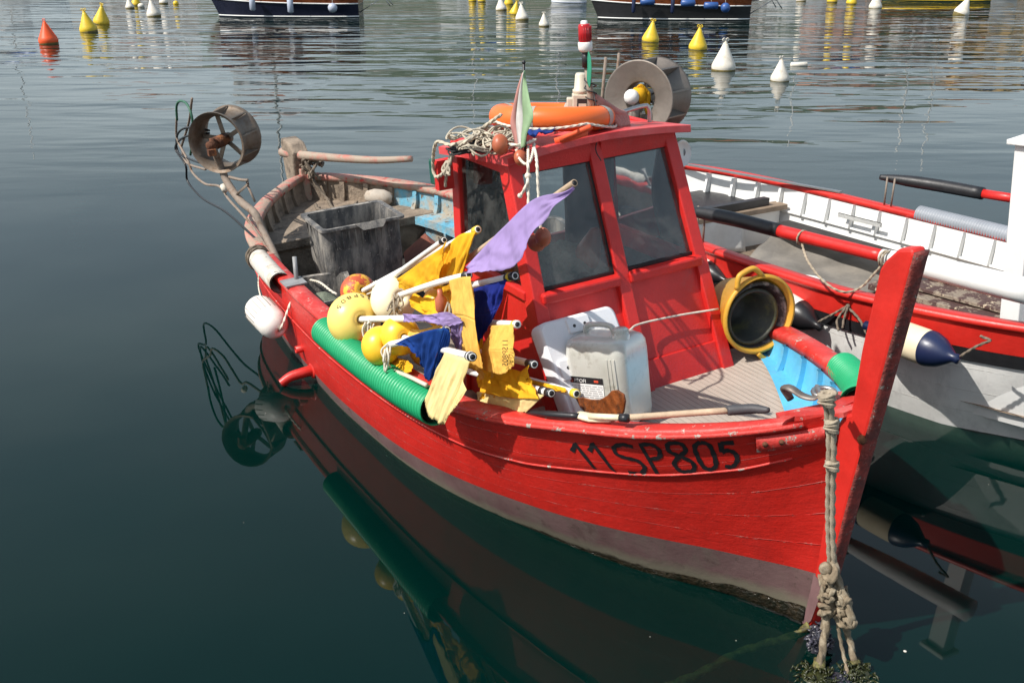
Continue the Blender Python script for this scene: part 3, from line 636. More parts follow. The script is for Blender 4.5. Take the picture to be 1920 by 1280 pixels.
def hbz(s, z):
    """inside half breadth of the hull at station s and height z"""
    st = s
    for _ in range(8):
        u = min(1, max(0, (st+6.98)/7.08)); v = min(1., z/hz(st)); sw = -6.80+6.80*u; st += (s-(sw+(st-sw)*v))*.9; st = min(.1, max(-6.98, st))
    u = min(1, max(0, (st+6.98)/7.08)); return abs(hull(u, min(1., z/hz(st)))[1])
US = list(np.concatenate([np.linspace(0, .06, 7)[:-1], np.linspace(.06, .80, 46)[:-1], np.linspace(.80, 1, 30)]))
def zboot(u): return float(np.interp(u, [0, .4, .6, .7, .8, .9, 1], [.16, .15, .17, .20, .25, .29, .30]))/hz(-6.98+7.08*u)
boat = thing('fishing_boat', RB((-3.4, 0, 0)), 'red wooden fishing boat with wheelhouse and letters 11 SP805 on the bow', 'boat')
BO = boat
hull_m = MB(RB)
for side in (1, -1):
    rows = []; rb = []; rs = []
    for u in US:
        zb = zboot(u); vb = zb; ra = [hull(u, v, side) for v in np.linspace(-1, .0, 7)]+[hull(u, v, side) for v in (.03, .055)]
        mid = [hull(u, v, side) for v in np.linspace(.055, vb, 6)]
        top = [hull(u, v, side) for v in (list(np.linspace(vb, vstr(u)-.006, 10))+list(np.linspace(vstr(u)+.002, 1, 7)))]
        rows.append(ra); rb.append(mid); rs.append(top)
    L_ = 7.0
    fl = (lambda R_: R_ if side > 0 else [r[::-1] for r in R_])
    hull_m.grid(fl(rows), 2); 
    hull_m.grid(fl(rb), 1, uv=(lambda a, b: (a*L_, .05+b*.3)) if side > 0 else (lambda a, b: (a*L_, .35-b*.3)))
    hull_m.grid(fl(rs), 0, uv=(lambda a, b: (a*L_, b)) if side > 0 else (lambda a, b: (a*L_, 1-b)))
hull_m.build('hull', ['red_hull', 'boot', 'algae'], BO)
# rub strake line + splash lip where the boot paint begins
for side in (1, -1):
    m = MB(RB); m.tube([hull(u, vstr(u)+.003, side, .0) for u in np.linspace(.02, .985, 140)], .006, 6); m.build('rubbing_strake', 'cap_edge' if side > 9 else 'cap', BO)
m = MB(RB)
m.grid([[hull(u, .02, 1, .004+.006*abs(noise.noise(Vector((u*90, 0, 0))))), hull(u, .035+.03*noise.noise(Vector((u*60, 3, 0))), 1, .010), hull(u, .055+.02*noise.noise(Vector((u*70, 7, 0)))+.05*max(0, u-.85)*5, 1, .002)] for u in np.linspace(.01, .995, 420)])
m.build('weed_line', 'algae', BO)
m = MB(RB); m.tube([hull(u, .008+.006*noise.noise(Vector((u*150, 0, 3))), 1, .014+.005*noise.noise(Vector((u*210, 5, 0)))) for u in np.linspace(.02, .995, 500)], .0055, 6); m.build('wet_edge', 'wet', BO)
# cap rail: outer edge strip and flat top
def inner(s, side, w=.095): return V(s, side*max(.0, hb(s)-w), hz(s))
def caprail(s0, s1, side, name, mat, n=60, w=.10, th=.045):
    rows = []
    for s in np.linspace(s0, s1, n):
        b1 = hb(s)+.028; b0 = max(.004, hb(s)-w+.01); z = hz(s)
        wob = .003*noise.noise(Vector((s*6, side, 0)))
        pr = [(b1, z-.035), (b1+.006, z-.02), (b1+.004, z+.004+wob), (b1-.012, z+.013), ((b0+b1)/2, z+.017), (b0+.01, z+.012), (b0, z+.0), (b0, z-.04)]
        rows.append([V(s, side*a, c) for a, c in (pr if side > 0 else pr[::-1])])
    mb = MB(RB); mb.grid(rows, 0, closed=True)
    mb.add([p for p in rows[0]], [tuple(range(8))], 0, False); mb.add([p for p in rows[-1]], [tuple(range(8))[::-1]], 0, False)
    return mb.build(name, mat, BO)
caprail(-4.78, -.02, 1, 'cap_rail', 'cap', 90); caprail(-3.0, .06, -1, 'cap_rail', 'cap', 70)
caprail(-6.975, -4.78, 1, 'cap_rail', 'cap_aft', 60, .12); caprail(-6.975, -3.0, -1, 'cap_rail', 'cap_aft', 70, .12)
m = MB(RB)   # worn bead along the outer edge of the rail
m.tube([V(s, hb(s)+.034, hz(s)-.018) for s in np.linspace(-2.2, .03, 70)], .012, 8); m.build('rail_bead', 'cap_edge', BO)
m = MB(RB)   # short doubling piece under the rail at the bow
m.grid([[V(s, hb(s)+.004-max(0,(s+.15))*.0, hz(s)-.045), V(s, hb(s)+.03, hz(s)-.045), V(s, hb(s)+.022, hz(s)-.115), V(s, hb(s)-.01, hz(s)-.12)] for s in np.linspace(-.085, .075, 14)])
gp = m.build('bow_doubler', 'cap_edge', BO)
for s in (-.06, -.02):
    m = MB(RB); p = V(s, hb(s)+.03, hz(s)-.08); m.lathe([(.012, 0), (.012, .006), (.001, .012)], p, (0.3, 1, 0), 10, cap=False); m.build('bolt', 'rust', gp)
# stem post
st_pts = [(-.20, -.35), (-.13, 0.0), (-.04, .30), (.0, .60), (.03, .95), (.10, 1.09), (.14, 1.12), (.17, 1.40), (.225, 1.735), (.245, 1.77), (.30, 1.83), (.362, 1.845), (.372, 1.82), (.30, 1.45), (.235, 1.11), (.17, .78), (.10, .40), (.02, .06), (-.02, -.06), (-.12, -.4)]
m = MB(RB); th = .032
outl = [V(s, 0, z) for s, z in st_pts]; n_ = len(outl)
fa = [p+V(0, -th, 0) for p in outl]; fb = [p+V(0, th, 0) for p in outl]
m.add(fa+fb, [tuple(range(n_)), tuple(range(n_, 2*n_))[::-1]]+[(i, n_+i, n_+(i+1) % n_, (i+1) % n_) for i in range(n_)], 0, False)
sp = m.build('stem_post', 'red', BO, bevel=.012)
m = MB(RB)
m.tube([V(s+.004, 0, z) for s, z in [(.37, 1.83), (.30, 1.45), (.235, 1.11), (.17, .78), (.10, .40), (.06, .22)]], .011, 8, sm=8, squash=3.6, hint=(0, 1, 0)); m.build('worn_edge_band', paint('worn rusty stem band', (.28, .04, .03), .75, .5, 30, 1, 60, chips=((.34, .28, .24), .60, 24), dirt=((.12, .03, .025), .45, .6, 14), gd=.01), sp)
m = MB(RB)
m.grid([[V(s_, sd_*(th+.003), z_) for s_, z_ in ((-.12+.0, -.10), (.0, .14), (.115, .285))] for sd_ in (1, 1.02)]); 
m.add([V(-.11, th+.004, -.05), V(-.03, th+.004, -.02), V(.01, th+.004, .05), V(.07, th+.004, .27), V(-.02, th+.004, .31), V(-.10, th+.004, .1)], [(0, 1, 2, 3, 4, 5)], 0, False)
m.build('boot_paint_patch', 'mauve', sp)
m = MB(RB); m.lathe([(.020, 0), (.020, .014), (.001, .02)], V(.215, th, 1.04), (0, 1, 0), 6); m.build('bolt', 'rust', sp)
m = MB(RB)   # knee / breasthook where the rails meet the stem
m.add([V(.12, .045, 1.108), V(-.06, .20, 1.058), V(-.12, .17, 1.045), V(-.03, 0, 1.075), V(-.12, -.17, 1.045), V(-.06, -.20, 1.058), V(.12, -.045, 1.108)], [(0, 1, 2, 3), (3, 4, 5, 6), (0, 3, 6)], 0, False)
m.build('breasthook', 'cap', BO, solid=.02)
# sternpost and rudder
m = MB(RB); m.prism([(-7.04, -.035, .80), (-6.95, -.035, .80), (-6.9, -.035, .5), (-6.78, -.035, -.1), (-6.72, -.035, -.3), (-6.84, -.035, -.3), (-6.9, -.035, 0)], (0, .07, 0)); m.build('sternpost', 'cap_aft', BO, bevel=.008)
m = MB(RB); m.prism([(-6.98, -.08, .96), (-7.08, -.08, 1.04), (-7.34, -.08, 1.06), (-7.37, -.08, 1.0), (-7.36, -.08, .72), (-7.26, -.08, .3), (-7.30, -.08, -.3), (-6.95, -.08, -.3), (-7.0, -.08, .1), (-7.06, -.08, .6)], (0, .16, 0)); rd = m.build('rudder', 'mud', BO, bevel=.02)
m = MB(RB); m.tube([V(-7.42, .06, .90), V(-7.0, .0, .93), RB.Z(690, 300, .97), RB.Z(772, 298, 1.0)], [.045, .045, .034, .028], 12, sm=6); m.build('tiller', paint('worn red tiller', (.40, .13, .10), .7, .3, 8, .5, 50, dirt=((.33, .26, .2), .40, .55, 6)), rd)
# inner lining, ribs, decks
DK = .66
def lining(s0, s1, side, zlo, name, mat, n=50, w=.085, in_lo=.16):
    rows = []
    for s in np.linspace(s0, s1, n):
        b = max(.01, hb(s)-w*min(1, hb(s)*3)); rows.append([V(s, side*max(.0, min(b-(in_lo*t*t)*min(1, hb(s)*1.4), hbz(s, hz(s)-.03+(zlo-hz(s)+.03)*t)-.035)), hz(s)-.03+(zlo-hz(s)+.03)*t) for t in np.linspace(0, 1, 6)][::side])
    m = MB(RB); m.grid(rows); return m.build(name, mat, BO)
lining(-1.75, .05, -1, DK-.02, 'bulwark_lining', 'blue', 40, in_lo=.05); lining(-1.75, .0, 1, DK-.02, 'bulwark_lining', 'red', 40, in_lo=.05)
lining(-4.6, -1.75, 1, .38, 'bulwark_lining', 'mud', 30, in_lo=.06); lining(-6.94, -4.6, 1, .12, 'cockpit_lining', 'mud', 50)
lining(-6.94, -6.2, -1, .12, 'cockpit_lining', 'mud', 20); lining(-6.2, -1.75, -1, .12, 'cockpit_lining', 'blue_dirty', 50)
def rib(s, side, zlo, mat, w=.05, d=.035, ww=.085, in_lo=.16):
    m = MB(RB); P_ = []
    for t in np.linspace(0, 1, 5):
        b = max(.03, hb(s)-ww*min(1, hb(s)*3)); zz_ = hz(s)-.035+(zlo-hz(s)+.035)*t; P_.append(V(s, side*max(.02, min(b-in_lo*t*t*min(1, hb(s)*1.4), hbz(s, zz_)-.035)-d*.4), hz(s)-.035+(zlo-hz(s)+.035)*t))
    tn = nrm(V(.04, side*(hb(s+.02)-hb(s-.02)), 0))
    rows = []
    nn = V(-tn[1], tn[0], 0)
    for p in P_: rows.append([p+tn*w/2+nn*d/2, p-tn*w/2+nn*d/2, p-tn*w/2-nn*d/2, p+tn*w/2-nn*d/2])
    m.grid(rows, 0, closed=True, sm=False); m.build('rib', mat, BO)
for s in (-.38, -.58, -.80, -1.04, -1.30, -1.56): rib(s, -1, DK, 'blue', .032, .03, in_lo=.05)
for s in (-3.55, -3.85, -4.15, -4.45, -4.75, -5.05, -5.35, -5.65, -5.93): rib(s, -1, .3, 'blue_dirty')
for s in (-6.2, -6.45, -6.66, -6.83): rib(s, -1, .3, 'mud')
for s in (-4.9, -5.2, -5.5, -5.8, -6.1, -6.35, -6.58, -6.78): rib(s, 1, .3, 'mud')
def deckpoly(s0, s1, z, inset, name, mat, n=30, p_only=None, lo=None):
    rows = []
    for s in np.linspace(s0, s1, n):
        b = max(.01, min(hb(s)-inset, hbz(s, z)-.025)); rows.append([V(s, q*b if lo is None else lo+(b*p_only-lo)*q, z) for q in ((-1, -.5, 0, .5, 1) if lo is None else (0, .5, 1))][::(1 if lo is None or p_only > 0 else -1)])
    m = MB(RB); m.grid(rows, sm=False); return m.build(name, mat, BO)
deckpoly(-1.42, -.02, DK, .07, 'foredeck', 'deck', 30)
# pale blue covering board on the starboard foredeck
rows = [[V(s, -max(.0, hbz(s, DK)-.03), DK+.012), V(s, -max(.0, hbz(s, DK)-.12-.10*min(1, max(0, (s+1.5)*1.2))), DK+.012)] for s in np.linspace(-1.75, -.14, 26)]
m = MB(RB); m.grid(rows, sm=False); m.build('covering_board', 'blue', BO)
deckpoly(-3.2, -1.4, .42, .05, 'side_deck', 'mud', 16)
deckpoly(-5.75, -3.1, .14, .12, 'cockpit_sole', 'dark_wood', 20)
deckpoly(-6.93, -5.72, .50, .06, 'stern_platform', 'mud', 24)
m = MB(RB); m.beam((-5.70, -.86, .47), (-5.70, .84, .47), .07, .075); m.beam((-5.71, -.8, .30), (-5.71, .8, .30), .02, .30); m.build('platform_edge', 'mud', BO, bevel=.006)
rows = [[V(s, -(hb(s)-.06), .50), V(s, -(hb(s)-.33), .50), V(s, -(hb(s)-.335), .43)] for s in np.linspace(-5.7, -2.9, 24)]
m = MB(RB); m.grid(rows, sm=False); m.build('side_bench', 'blue_dirty', BO)
m = MB(RB)
for s in (-5.2, -4.6, -4.0, -3.4): m.beam((s, -(hb(s)-.31), .12), (s, -(hb(s)-.32), .44), .05, .04)
m.grid([[V(s, -(hb(s)-.29), .44), V(s, -(hb(s)-.26), .10)] for s in np.linspace(-5.6, -2.9, 14)]); m.build('bench_front', 'blue_dirty', BO)
m = MB(RB); m.box((-3.17, .2, .27), (.04, 1.5, .26)); m.build('cockpit_bulkhead', 'dark_wood', BO)
# rail fittings, exhaust pipes on the port side
def on_hull(px, py, side=1):
    best = None
    for u in np.linspace(.2, .99, 160):
        for v in np.linspace(.05, .98, 40):
            q = RB(hull(u, v, side)); d = ray_w(px, py); t = q-V(0, 0, CAM_H); e = np.linalg.norm(np.cross(t, nrm(d)))
            if best is None or e < best[0]: best = (e, u, v)
    return best[1], best[2]
u_, v_ = on_hull(586, 695); p0 = hull(u_, v_); 
m = MB(RB); m.tube([p0+V(0, -.02, 0), p0+V(.0, .06, .0), p0+V(-.02, .15, -.015), p0+V(-.03, .22, -.05)], [.038, .036, .034, .03], 12, cap=False, sm=4); m.tube([p0+V(-.028, .205, -.042), p0+V(-.03, .222, -.051)], .026, 12, mi=1); m.lathe([(.06, 0), (.055, .012), (.03, .016)], p0+V(0, -.004, 0), (0, 1, .1), 14); m.build('exhaust_pipe', ['red', 'black'], BO)
u_, v_ = on_hull(566, 652); p0 = hull(u_, v_); m = MB(RB); m.lathe([(.026, -.02), (.026, .05), (.018, .052), (.018, .0)], p0, (0, 1, .05), 12); m.build('drain_spout', 'red', BO)
# fairlead horn on the bow rail and shackle plate
pf = RB.Z(1505, 765, 1.07); m = MB(RB)
m.tube([pf+V(-.10, -.03, -.01), pf+V(-.11, 0, .05), pf+V(-.05, .02, .075), pf+V(.0, .0, .055), pf+V(.05, -.02, .06), pf+V(.07, -.03, .10)], [.007, .009, .010, .009, .007, .005], 8, sm=5, squash=2.2); m.build('fairlead', 'alu', BO)
pf = RB.Z(1545, 740, 1.09); m = MB(RB); m.tube([pf+V(.045*math.cos(a), .045*math.sin(a), .012) for a in np.linspace(0, 6.28, 17)[:-1]], .010, 8, closed=True); m.tube([pf+V(-.07, -.03, 0), pf+V(.0, .03, .02), pf+V(.05, .05, .015)], .012, 8, sm=4); m.build('shackle', 'steel', BO)
# registration lettering, painted on the port bow
c0 = on_hull(1066, 834); c1 = on_hull(1395, 824); c2 = on_hull(1100, 884); c3 = on_hull(1400, 868); cm = on_hull(1235, 829); cmb = on_hull(1262, 886)
def lett(x, y):     # x 0..1 along, y 0..1 up
    a = x; q = 4*a*(1-a)
    ut, vt = c0[0]+(c1[0]-c0[0])*a, c0[1]+(c1[1]-c0[1])*a+q*(cm[1]-(c0[1]+c1[1])/2); ut += q*(cm[0]-(c0[0]+c1[0])/2)
    ub, vb = c2[0]+(c3[0]-c2[0])*a, c2[1]+(c3[1]-c2[1])*a+q*(cmb[1]-(c2[1]+c3[1])/2); ub += q*(cmb[0]-(c2[0]+c3[0])/2)
    return hull(ub+(ut-ub)*y, vb+(vt-vb)*y, 1, .0035)
m = MB(RB); strokes(m, [('1', .0, .12), ('1', .095, .12), ('S', .235, .13), ('P', .385, .115), ('8', .525, .13), ('0', .685, .13), ('5', .85, .125)], lett, .0215); m.build('registration_letters', 'letter', BO)

# ---- wheelhouse
def sf(z): return -1.25-(z-.66)*.38
def bw_(z): return .55-(z-.66)*.045
ZS, ZH, ZT, SA = 1.22, 1.80, 1.87, -2.36
wh = MB(RB)
def panel(mb, a, b, c, d, t, mi=0):   # quad with thickness toward interior vector t
    P_ = [np.array(x, float) for x in (a, b, c, d)]; t = np.array(t, float); mb.hexa([p+t for p in P_]+P_, mi)
def F_(z, b, off=0): return V(sf(z)+off, b, z)
# front lower wall (two panels), recessed 2 cm between posts
z0 = .60
for b0, b1 in ((.51, .03), (-.03, -.51)):
    panel(wh, F_(z0, b0, -.02), F_(z0, b1, -.02), F_(ZS, b1, -.02), F_(ZS, b0, -.02), (-.02, 0, 0))
for sd_ in (1, -1):
    panel(wh, (sf(z0)-.02, sd_*bw_(z0)-sd_*.012, z0-.25), (SA, sd_*bw_(z0)-sd_*.012, z0-.25), (SA, sd_*bw_(ZS)-sd_*.012, ZS), (sf(ZS)-.02, sd_*bw_(ZS)-sd_*.012, ZS), (0, -sd_*.02, 0))
wheelhouse = wh.build('wheelhouse_wall', 'cabin', BO)
m = MB(RB); panel(m, F_(z0, .52, -.005), F_(z0, -.53, -.005), F_(z0+.20, -.53, -.005), F_(z0+.20, .52, -.005), (-.012, 0, 0)); m.build('kick_board', 'cabin', BO, bevel=.004)
def post(b_lo, b_hi, w, d, zlo, zhi, name='corner_post', so=0.):
    m = MB(RB); m.beam(F_(zlo, b_lo, -d/2+.012+so), F_(zhi, b_hi, -d/2+.012+so), w, d, (1, 0, 0)); return m.build(name, 'cabin', BO, bevel=.008)
for b_ in (1, -1): 
    m = MB(RB); w_ = .085
    lo = [F_(.5, b_*(bw_(.5)+.01), .012), F_(.5, b_*(bw_(.5)-w_*.75), .012), F_(.5, b_*(bw_(.5)-w_*.75), -.06), F_(.5, b_*(bw_(.5)+.01), -.10)]
    hi = [F_(ZT, b_*(bw_(ZT)+.01), .012), F_(ZT, b_*(bw_(ZT)-w_*.75), .012), F_(ZT, b_*(bw_(ZT)-w_*.75), -.06), F_(ZT, b_*(bw_(ZT)+.01), -.10)]
    if b_ < 0: lo, hi = lo[::-1], hi[::-1]
    m.hexa(lo+hi); m.build('corner_post', 'cabin', BO, bevel=.007)
post(-.0, -.0, .075, .07, .62, 1.90, 'centre_post')
for b0, b1 in ((.49, .03), (-.03, -.49)):
    m = MB(RB); m.beam(F_(ZS, b0, .006), F_(ZS, b1, .006), .06, .055, (0, 0, 1)); m.build('window_sill', 'cabin', BO, bevel=.012)
    m = MB(RB); m.beam(F_(ZH+.045, b0, -.01), F_(ZH+.045, b1, -.01), .05, .10, (0, 0, 1)); m.build('window_header', 'cabin', BO, bevel=.004)
    m = MB(RB); panel(m, F_(ZS+.02, b0, -.025), F_(ZS+.02, b1, -.025), F_(ZH, b1, -.025), F_(ZH, b0, -.025), (-.004, 0, 0)); gp_ = m.build('window_pane', 'glass', BO)
    m = MB(RB)
    for a_, c_ in (((b0, ZS+.03), (b0, ZH)), ((b1, ZS+.03), (b1, ZH)), ((b0, ZS+.03), (b1, ZS+.03)), ((b0, ZH), (b1, ZH))):
        s_ = -.014 if a_[0] > c_[0] or a_[0] == b0 and c_[0] == b0 else .014
        m.beam(F_(a_[1], a_[0], -.018), F_(c_[1], c_[0], -.018), .022, .014, (1, 0, 0))
    m.build('rubber_seal', 'black', gp_)
for sd_ in (1, -1):
    sa, sb = SA+.09, None
    m = MB(RB); m.hexa([V(SA, sd_*(bw_(.4)+.006), .35), V(SA+.085, sd_*(bw_(.4)+.006), .35), V(SA+.085, sd_*(bw_(.4)-.05), .35), V(SA, sd_*(bw_(.4)-.05), .35),
                       V(SA, sd_*(bw_(ZT)+.006), ZT), V(SA+.085, sd_*(bw_(ZT)+.006), ZT), V(SA+.085, sd_*(bw_(ZT)-.05), ZT), V(SA, sd_*(bw_(ZT)-.05), ZT)] if sd_ < 0 else
                      [V(SA, sd_*(bw_(.4)-.05), .35), V(SA+.085, sd_*(bw_(.4)-.05), .35), V(SA+.085, sd_*(bw_(.4)+.006), .35), V(SA, sd_*(bw_(.4)+.006), .35),
                       V(SA, sd_*(bw_(ZT)-.05), ZT), V(SA+.085, sd_*(bw_(ZT)-.05), ZT), V(SA+.085, sd_*(bw_(ZT)+.006), ZT), V(SA, sd_*(bw_(ZT)+.006), ZT)])
    m.build('aft_post', 'cabin', BO, bevel=.006)
    m = MB(RB); m.beam((SA+.08, sd_*(bw_(ZH)-.015), ZH+.045), (sf(ZH)-.07, sd_*(bw_(ZH)-.015), ZH+.045), .045, .09); m.build('window_header', 'cabin', BO)
    m = MB(RB); m.beam((SA+.08, sd_*(bw_(ZS)-.004), ZS), (sf(ZS)-.07, sd_*(bw_(ZS)-.004), ZS), .045, .05); m.build('window_sill', 'cabin', BO, bevel=.008)
    m = MB(RB); panel(m, (SA+.08, sd_*(bw_(ZS)-.02), ZS), (sf(ZS)-.07, sd_*(bw_(ZS)-.02), ZS), (sf(ZH)-.07, sd_*(bw_(ZH)-.02), ZH), (SA+.08, sd_*(bw_(ZH)-.02), ZH), (0, -sd_*.004, 0)); m.build('window_pane', 'glass', BO)
# aft wall with open upper half to starboard
m = MB(RB); m.box((SA+.01, -.02, .80), (.03, .98, .85)); m.build('aft_wall', 'cabin', BO)
# roof with camber
def roofz(b): return 1.915-.10*b*b-.02*abs(b)
m = MB(RB); rows = []
for b in np.linspace(-.545, .545, 13):
    ov = .02
    fr_ = -1.60-.03*abs(b); tl_ = lambda s_: .09*(s_+1.95); rows.append([V(-2.42, b, roofz(b)-.04+tl_(-2.42)), V(-2.42, b, roofz(b)+tl_(-2.42)), V(-2.1, b, roofz(b)+.006+tl_(-2.1)), V(fr_, b, roofz(b)+tl_(fr_)), V(fr_+.004, b, roofz(b)-.038+tl_(fr_)), V(-2.1, b, roofz(b)-.036+tl_(-2.1))])
m.grid(rows, 0, closed=True, sm=False); m.add(rows[0], [tuple(range(6))[::-1]], 0, False); m.add(rows[-1], [tuple(range(6))], 0, False)
m.build('roof', paint('sun faded red roof paint', (.60, .045, .045), .42, .2, 4, .4, 60, dirt=((.60, .11, .11), .45, .75, 4), chips=((.4, .3, .28), .73, 16), gd=.004), BO, bevel=.004)
for s0, b0, b1 in ((-1.78, .44, .12), (-1.78, -.17, -.47)):   # bright handrails on the roof
    z_ = 1.90; m = MB(RB); m.tube([V(s0, b0, z_-.04), V(s0-.02, b0, z_+.05), V(s0-.04, b0-.04, z_+.075), V(s0-.10, b1+.04, z_+.085), V(s0-.10, b1, z_+.06), V(s0-.10, b1, z_-.03)], .012, 8, sm=5); m.build('grab_rail', 'steel', BO)
m = MB(RB); p = RB.B(822, 322, .6); m.box(p, (.10, .07, .14)); nl = m.build('navigation_light', paint('green side lamp', (.01, .09, .06), .3), BO, bevel=.012); m = MB(RB); m.box(p+V(.07, -.0, -.0), (.05, .09, .16)); m.build('lamp_backing', 'cabin', nl)
# hatch plate on roof
p = RB.Z(1040, 268, 1.93); m = MB(RB); m.box(V(p[0], p[1], roofz(p[1])+.008), (.07, .12, .008)); m.build('hinge_plate', 'rust', BO)
# lamps, aerial posts
pm = RB.Z(1118, 240, 1.93); pm = V(-1.78, -.04, 1.92)
m = MB(RB); m.tube([pm, pm+V(0, .005, .22), pm+V(-.005, .02, .375)], [.020, .016, .014], 10); m.build('lamp_mast', 'greywood', BO)
pt = pm+V(-.005, .02, .375)
m = MB(RB); m.tube([pt-V(0, 0, .05), pt+V(0, 0, .03)], .020, 12); m.build('mast_tape', 'tape_b', BO)
m = MB(RB); m.lathe([(.014, .0), (.017, .025), (.030, .03), (.036, .042), (.036, .07), (.032, .075), (.001, .076)], pt, (0, .02, 1), 20); lp = m.build('beacon_lamp', 'pvc', BO)
m = MB(RB); m.lathe([(.029, .075), (.031, .083), (.031, .150), (.027, .160), (.001, .161)], pt, (0, .02, 1), 20)
for q in range(16): a_ = q*math.pi/8; m.tube([pt+V(.031*math.cos(a_), .031*math.sin(a_), .083), pt+V(.031*math.cos(a_), .031*math.sin(a_), .150)], .003, 4)
m.build('red_lens', 'redlens', lp)
m = MB(RB); m.lathe([(.018, .158), (.016, .175), (.001, .177)], pt, (0, .02, 1), 12); m.build('lamp_cap', 'pvc', lp)
pb = RB.B(1088, 200, -.02); m = MB(RB); axl = [RB.R@V(1, 0, 0), RB.R@V(0, 1, 0), RB.R@V(0, 0, 1)]
m.box(pb, (.085, .085, .13), axl); m.box(pb+axl[0]*-.055, (.03, .06, .09), axl); m.box(pb-axl[2]*.075, (.12, .10, .015), axl); sl = m.build('search_lamp', 'creamlamp', BO, bevel=.006)
m = MB(RB); m.box(pb-axl[1]*.044+axl[0]*.008, (.055, .006, .09), axl); m.build('socket_frame', 'black', sl)
m = MB(RB); m.box(pb-axl[1]*.049+axl[0]*.008, (.040, .006, .042), axl); m.build('socket_face', 'creamlamp', sl)
m = MB(RB); m.lathe([(.006, .0), (.006, .005), (.001, .006)], pb-axl[1]*.052+axl[0]*.008, -axl[1], 10); m.build('socket_hole', 'black', sl)
m = MB(RB); m.lathe([(.036, .065), (.042, .075), (.042, .085), (.034, .09), (.030, .16), (.024, .168), (.001, .17)], pb, axl[2], 18); m.build('lamp_dome', 'creamlamp', sl)
m = MB(RB); m.tube([RB.B(1090, 222, -.03), V(-1.80, -.03, 1.90)], .03, 10); m.build('lamp_foot', 'creamlamp', sl)
for (x0, y0), (x1, y1), b_ in (((1127, 207), (1136, 108), -.75), ((1152, 190), (1161, 100), -.95)):
    m = MB(RB); a_ = RB.B(x0, y0, b_); c_ = RB.B(x1, y1, b_); m.tube([a_-(c_-a_)*.9, a_, c_], .010, 8); m.build('roller_post', 'ironpost', BO)

# ---- net haulers
def hauler(name_part, center, axis, R_, wdt, matw, cone, label=None):
    ax = nrm(axis); hp = MB(RB)
    hp.lathe([(R_*.44, .028), (R_*.455, .0265), (R_*.48, .025), (R_*.90, .004), (R_*.95, .001), (R_*.97, 0), (R_*.995, .001), (R_, .006), (R_*.985, .012), (R_*.95, .02), (R_*.62, wdt*.40), (R_*.58, wdt*.5), (R_*.62, wdt*.60), (R_*.97, wdt-.012), (R_, wdt), (R_*.97, wdt+.006), (R_*.60, wdt*.70), (R_*.46, wdt*.60), (R_*.42, wdt*.35), (R_*.42, .036), (R_*.44, .028)] if cone else
             [(R_*.99, -.012), (R_, 0), (R_*.985, .012), (R_*.90, .03), (R_*.80, wdt*.45), (R_*.80, wdt*.55), (R_*.92, wdt-.02), (R_, wdt-.004), (R_, wdt+.006), (R_*.97, wdt+.006), (R_*.78, wdt*.5), (R_*.9, 0.0), (R_*.99, -.012)], center, ax, 48)
    o_ = hp.build(name_part, matw, BO)
    a, b = frame_of(ax)
    m = MB(RB)
    for q in range(9):
        th_ = 2*math.pi*q/9+.2; rad = a*math.cos(th_)+b*math.sin(th_)
        m.add([center+ax*.02+rad*R_*.97, center+ax*(wdt*.5)+rad*R_*(.57 if cone else .80), center+ax*(wdt-.012)+rad*R_*.985], [(0, 1, 2)], 0, False)
    m.build('wheel_rib', matw, o_, solid=.012)
    m = MB(RB)
    for q in range(5):
        th_ = 2*math.pi*q/5+.5; rad = a*math.cos(th_)+b*math.sin(th_)
        m.beam(center+ax*(wdt*.5)+rad*.03, center+ax*(wdt*.5)+rad*R_*(.50 if cone else .80), .035 if not cone else .012, .012, ax)
    m.lathe([(.04, wdt*.2), (.045, wdt*.7), (.02, wdt*.75)], center, ax, 14); m.build('wheel_spoke', matw, o_)
    return o_
hc = RB.B(406, 268, 1.035); print('hauler', hc)
va = nrm(RB.loc(V(0, 0, CAM_H))-hc)
ax1 = nrm(V(-.02, -.86, .22)+V(-.42, 0, 0))
_vw = nrm(RB(hc)-V(0, 0, CAM_H)); _rt = V(1, 0, 0); _us = nrm(np.cross(_rt, _vw)); HA = RB.R@nrm(_vw*.86+_rt*.46+_us*.20); o1 = hauler('net_hauler', hc, HA, .25, .28, 'alu_dark', False)
m = MB(RB); m.tube([hc+HA*.15, hc-HA*.02], .05, 14); m.tube([hc-HA*.02, hc-HA*.11], [.038, .036], 12); m.tube([hc-HA*.06+V(0, 0, .05), hc-HA*.06-V(0, 0, .07)], .022, 10); m.box(hc-HA*.10+V(.02, .0, -.05), (.06, .06, .05)); m.build('hydraulic_motor', 'rust', o1)
pg = lambda x, y, b: RB.B(x, y, b)
ph = lambda x, y, b: RB.B(x, y, b if b < .93 else .93+(b-.93)*.5)
m = MB(RB); m.tube([hc-HA*.06+V(0, 0, -.03), ph(415, 315, 1.12), ph(428, 345, 1.08), ph(452, 378, 1.03), ph(478, 400, 1.0), ph(492, 430, .97), ph(512, 470, .95), ph(535, 520, .93), ph(560, 560, .90)], [.028, .03, .032, .032, .03, .028, .028, .026, .024], 10, sm=5); m.build('swan_neck_arm', 'ironpost', o1)
m = MB(RB); m.tube([ph(440, 368, 1.05), ph(465, 345, 1.05), ph(463, 340, 1.0)], .010, 6); m.tube([ph(463, 345, 1.04), ph(478, 378, 1.0)], .010, 6); m.tube([ph(430, 332, 1.08), ph(450, 337, 1.04), ph(464, 338, 1.03)], .012, 6, sm=4); m.build('rope_guide', 'ironpost', o1)
m = MB(RB); m.tube([ph(340, 275, 1.18), ph(354, 230, 1.16), ph(360, 185, 1.15)], .011, 8, sm=4); m.tube([ph(340, 275, 1.18), ph(350, 305, 1.16), ph(385, 318, 1.14)], .011, 8, sm=4); m.build('guide_rod', 'ironpost', o1)
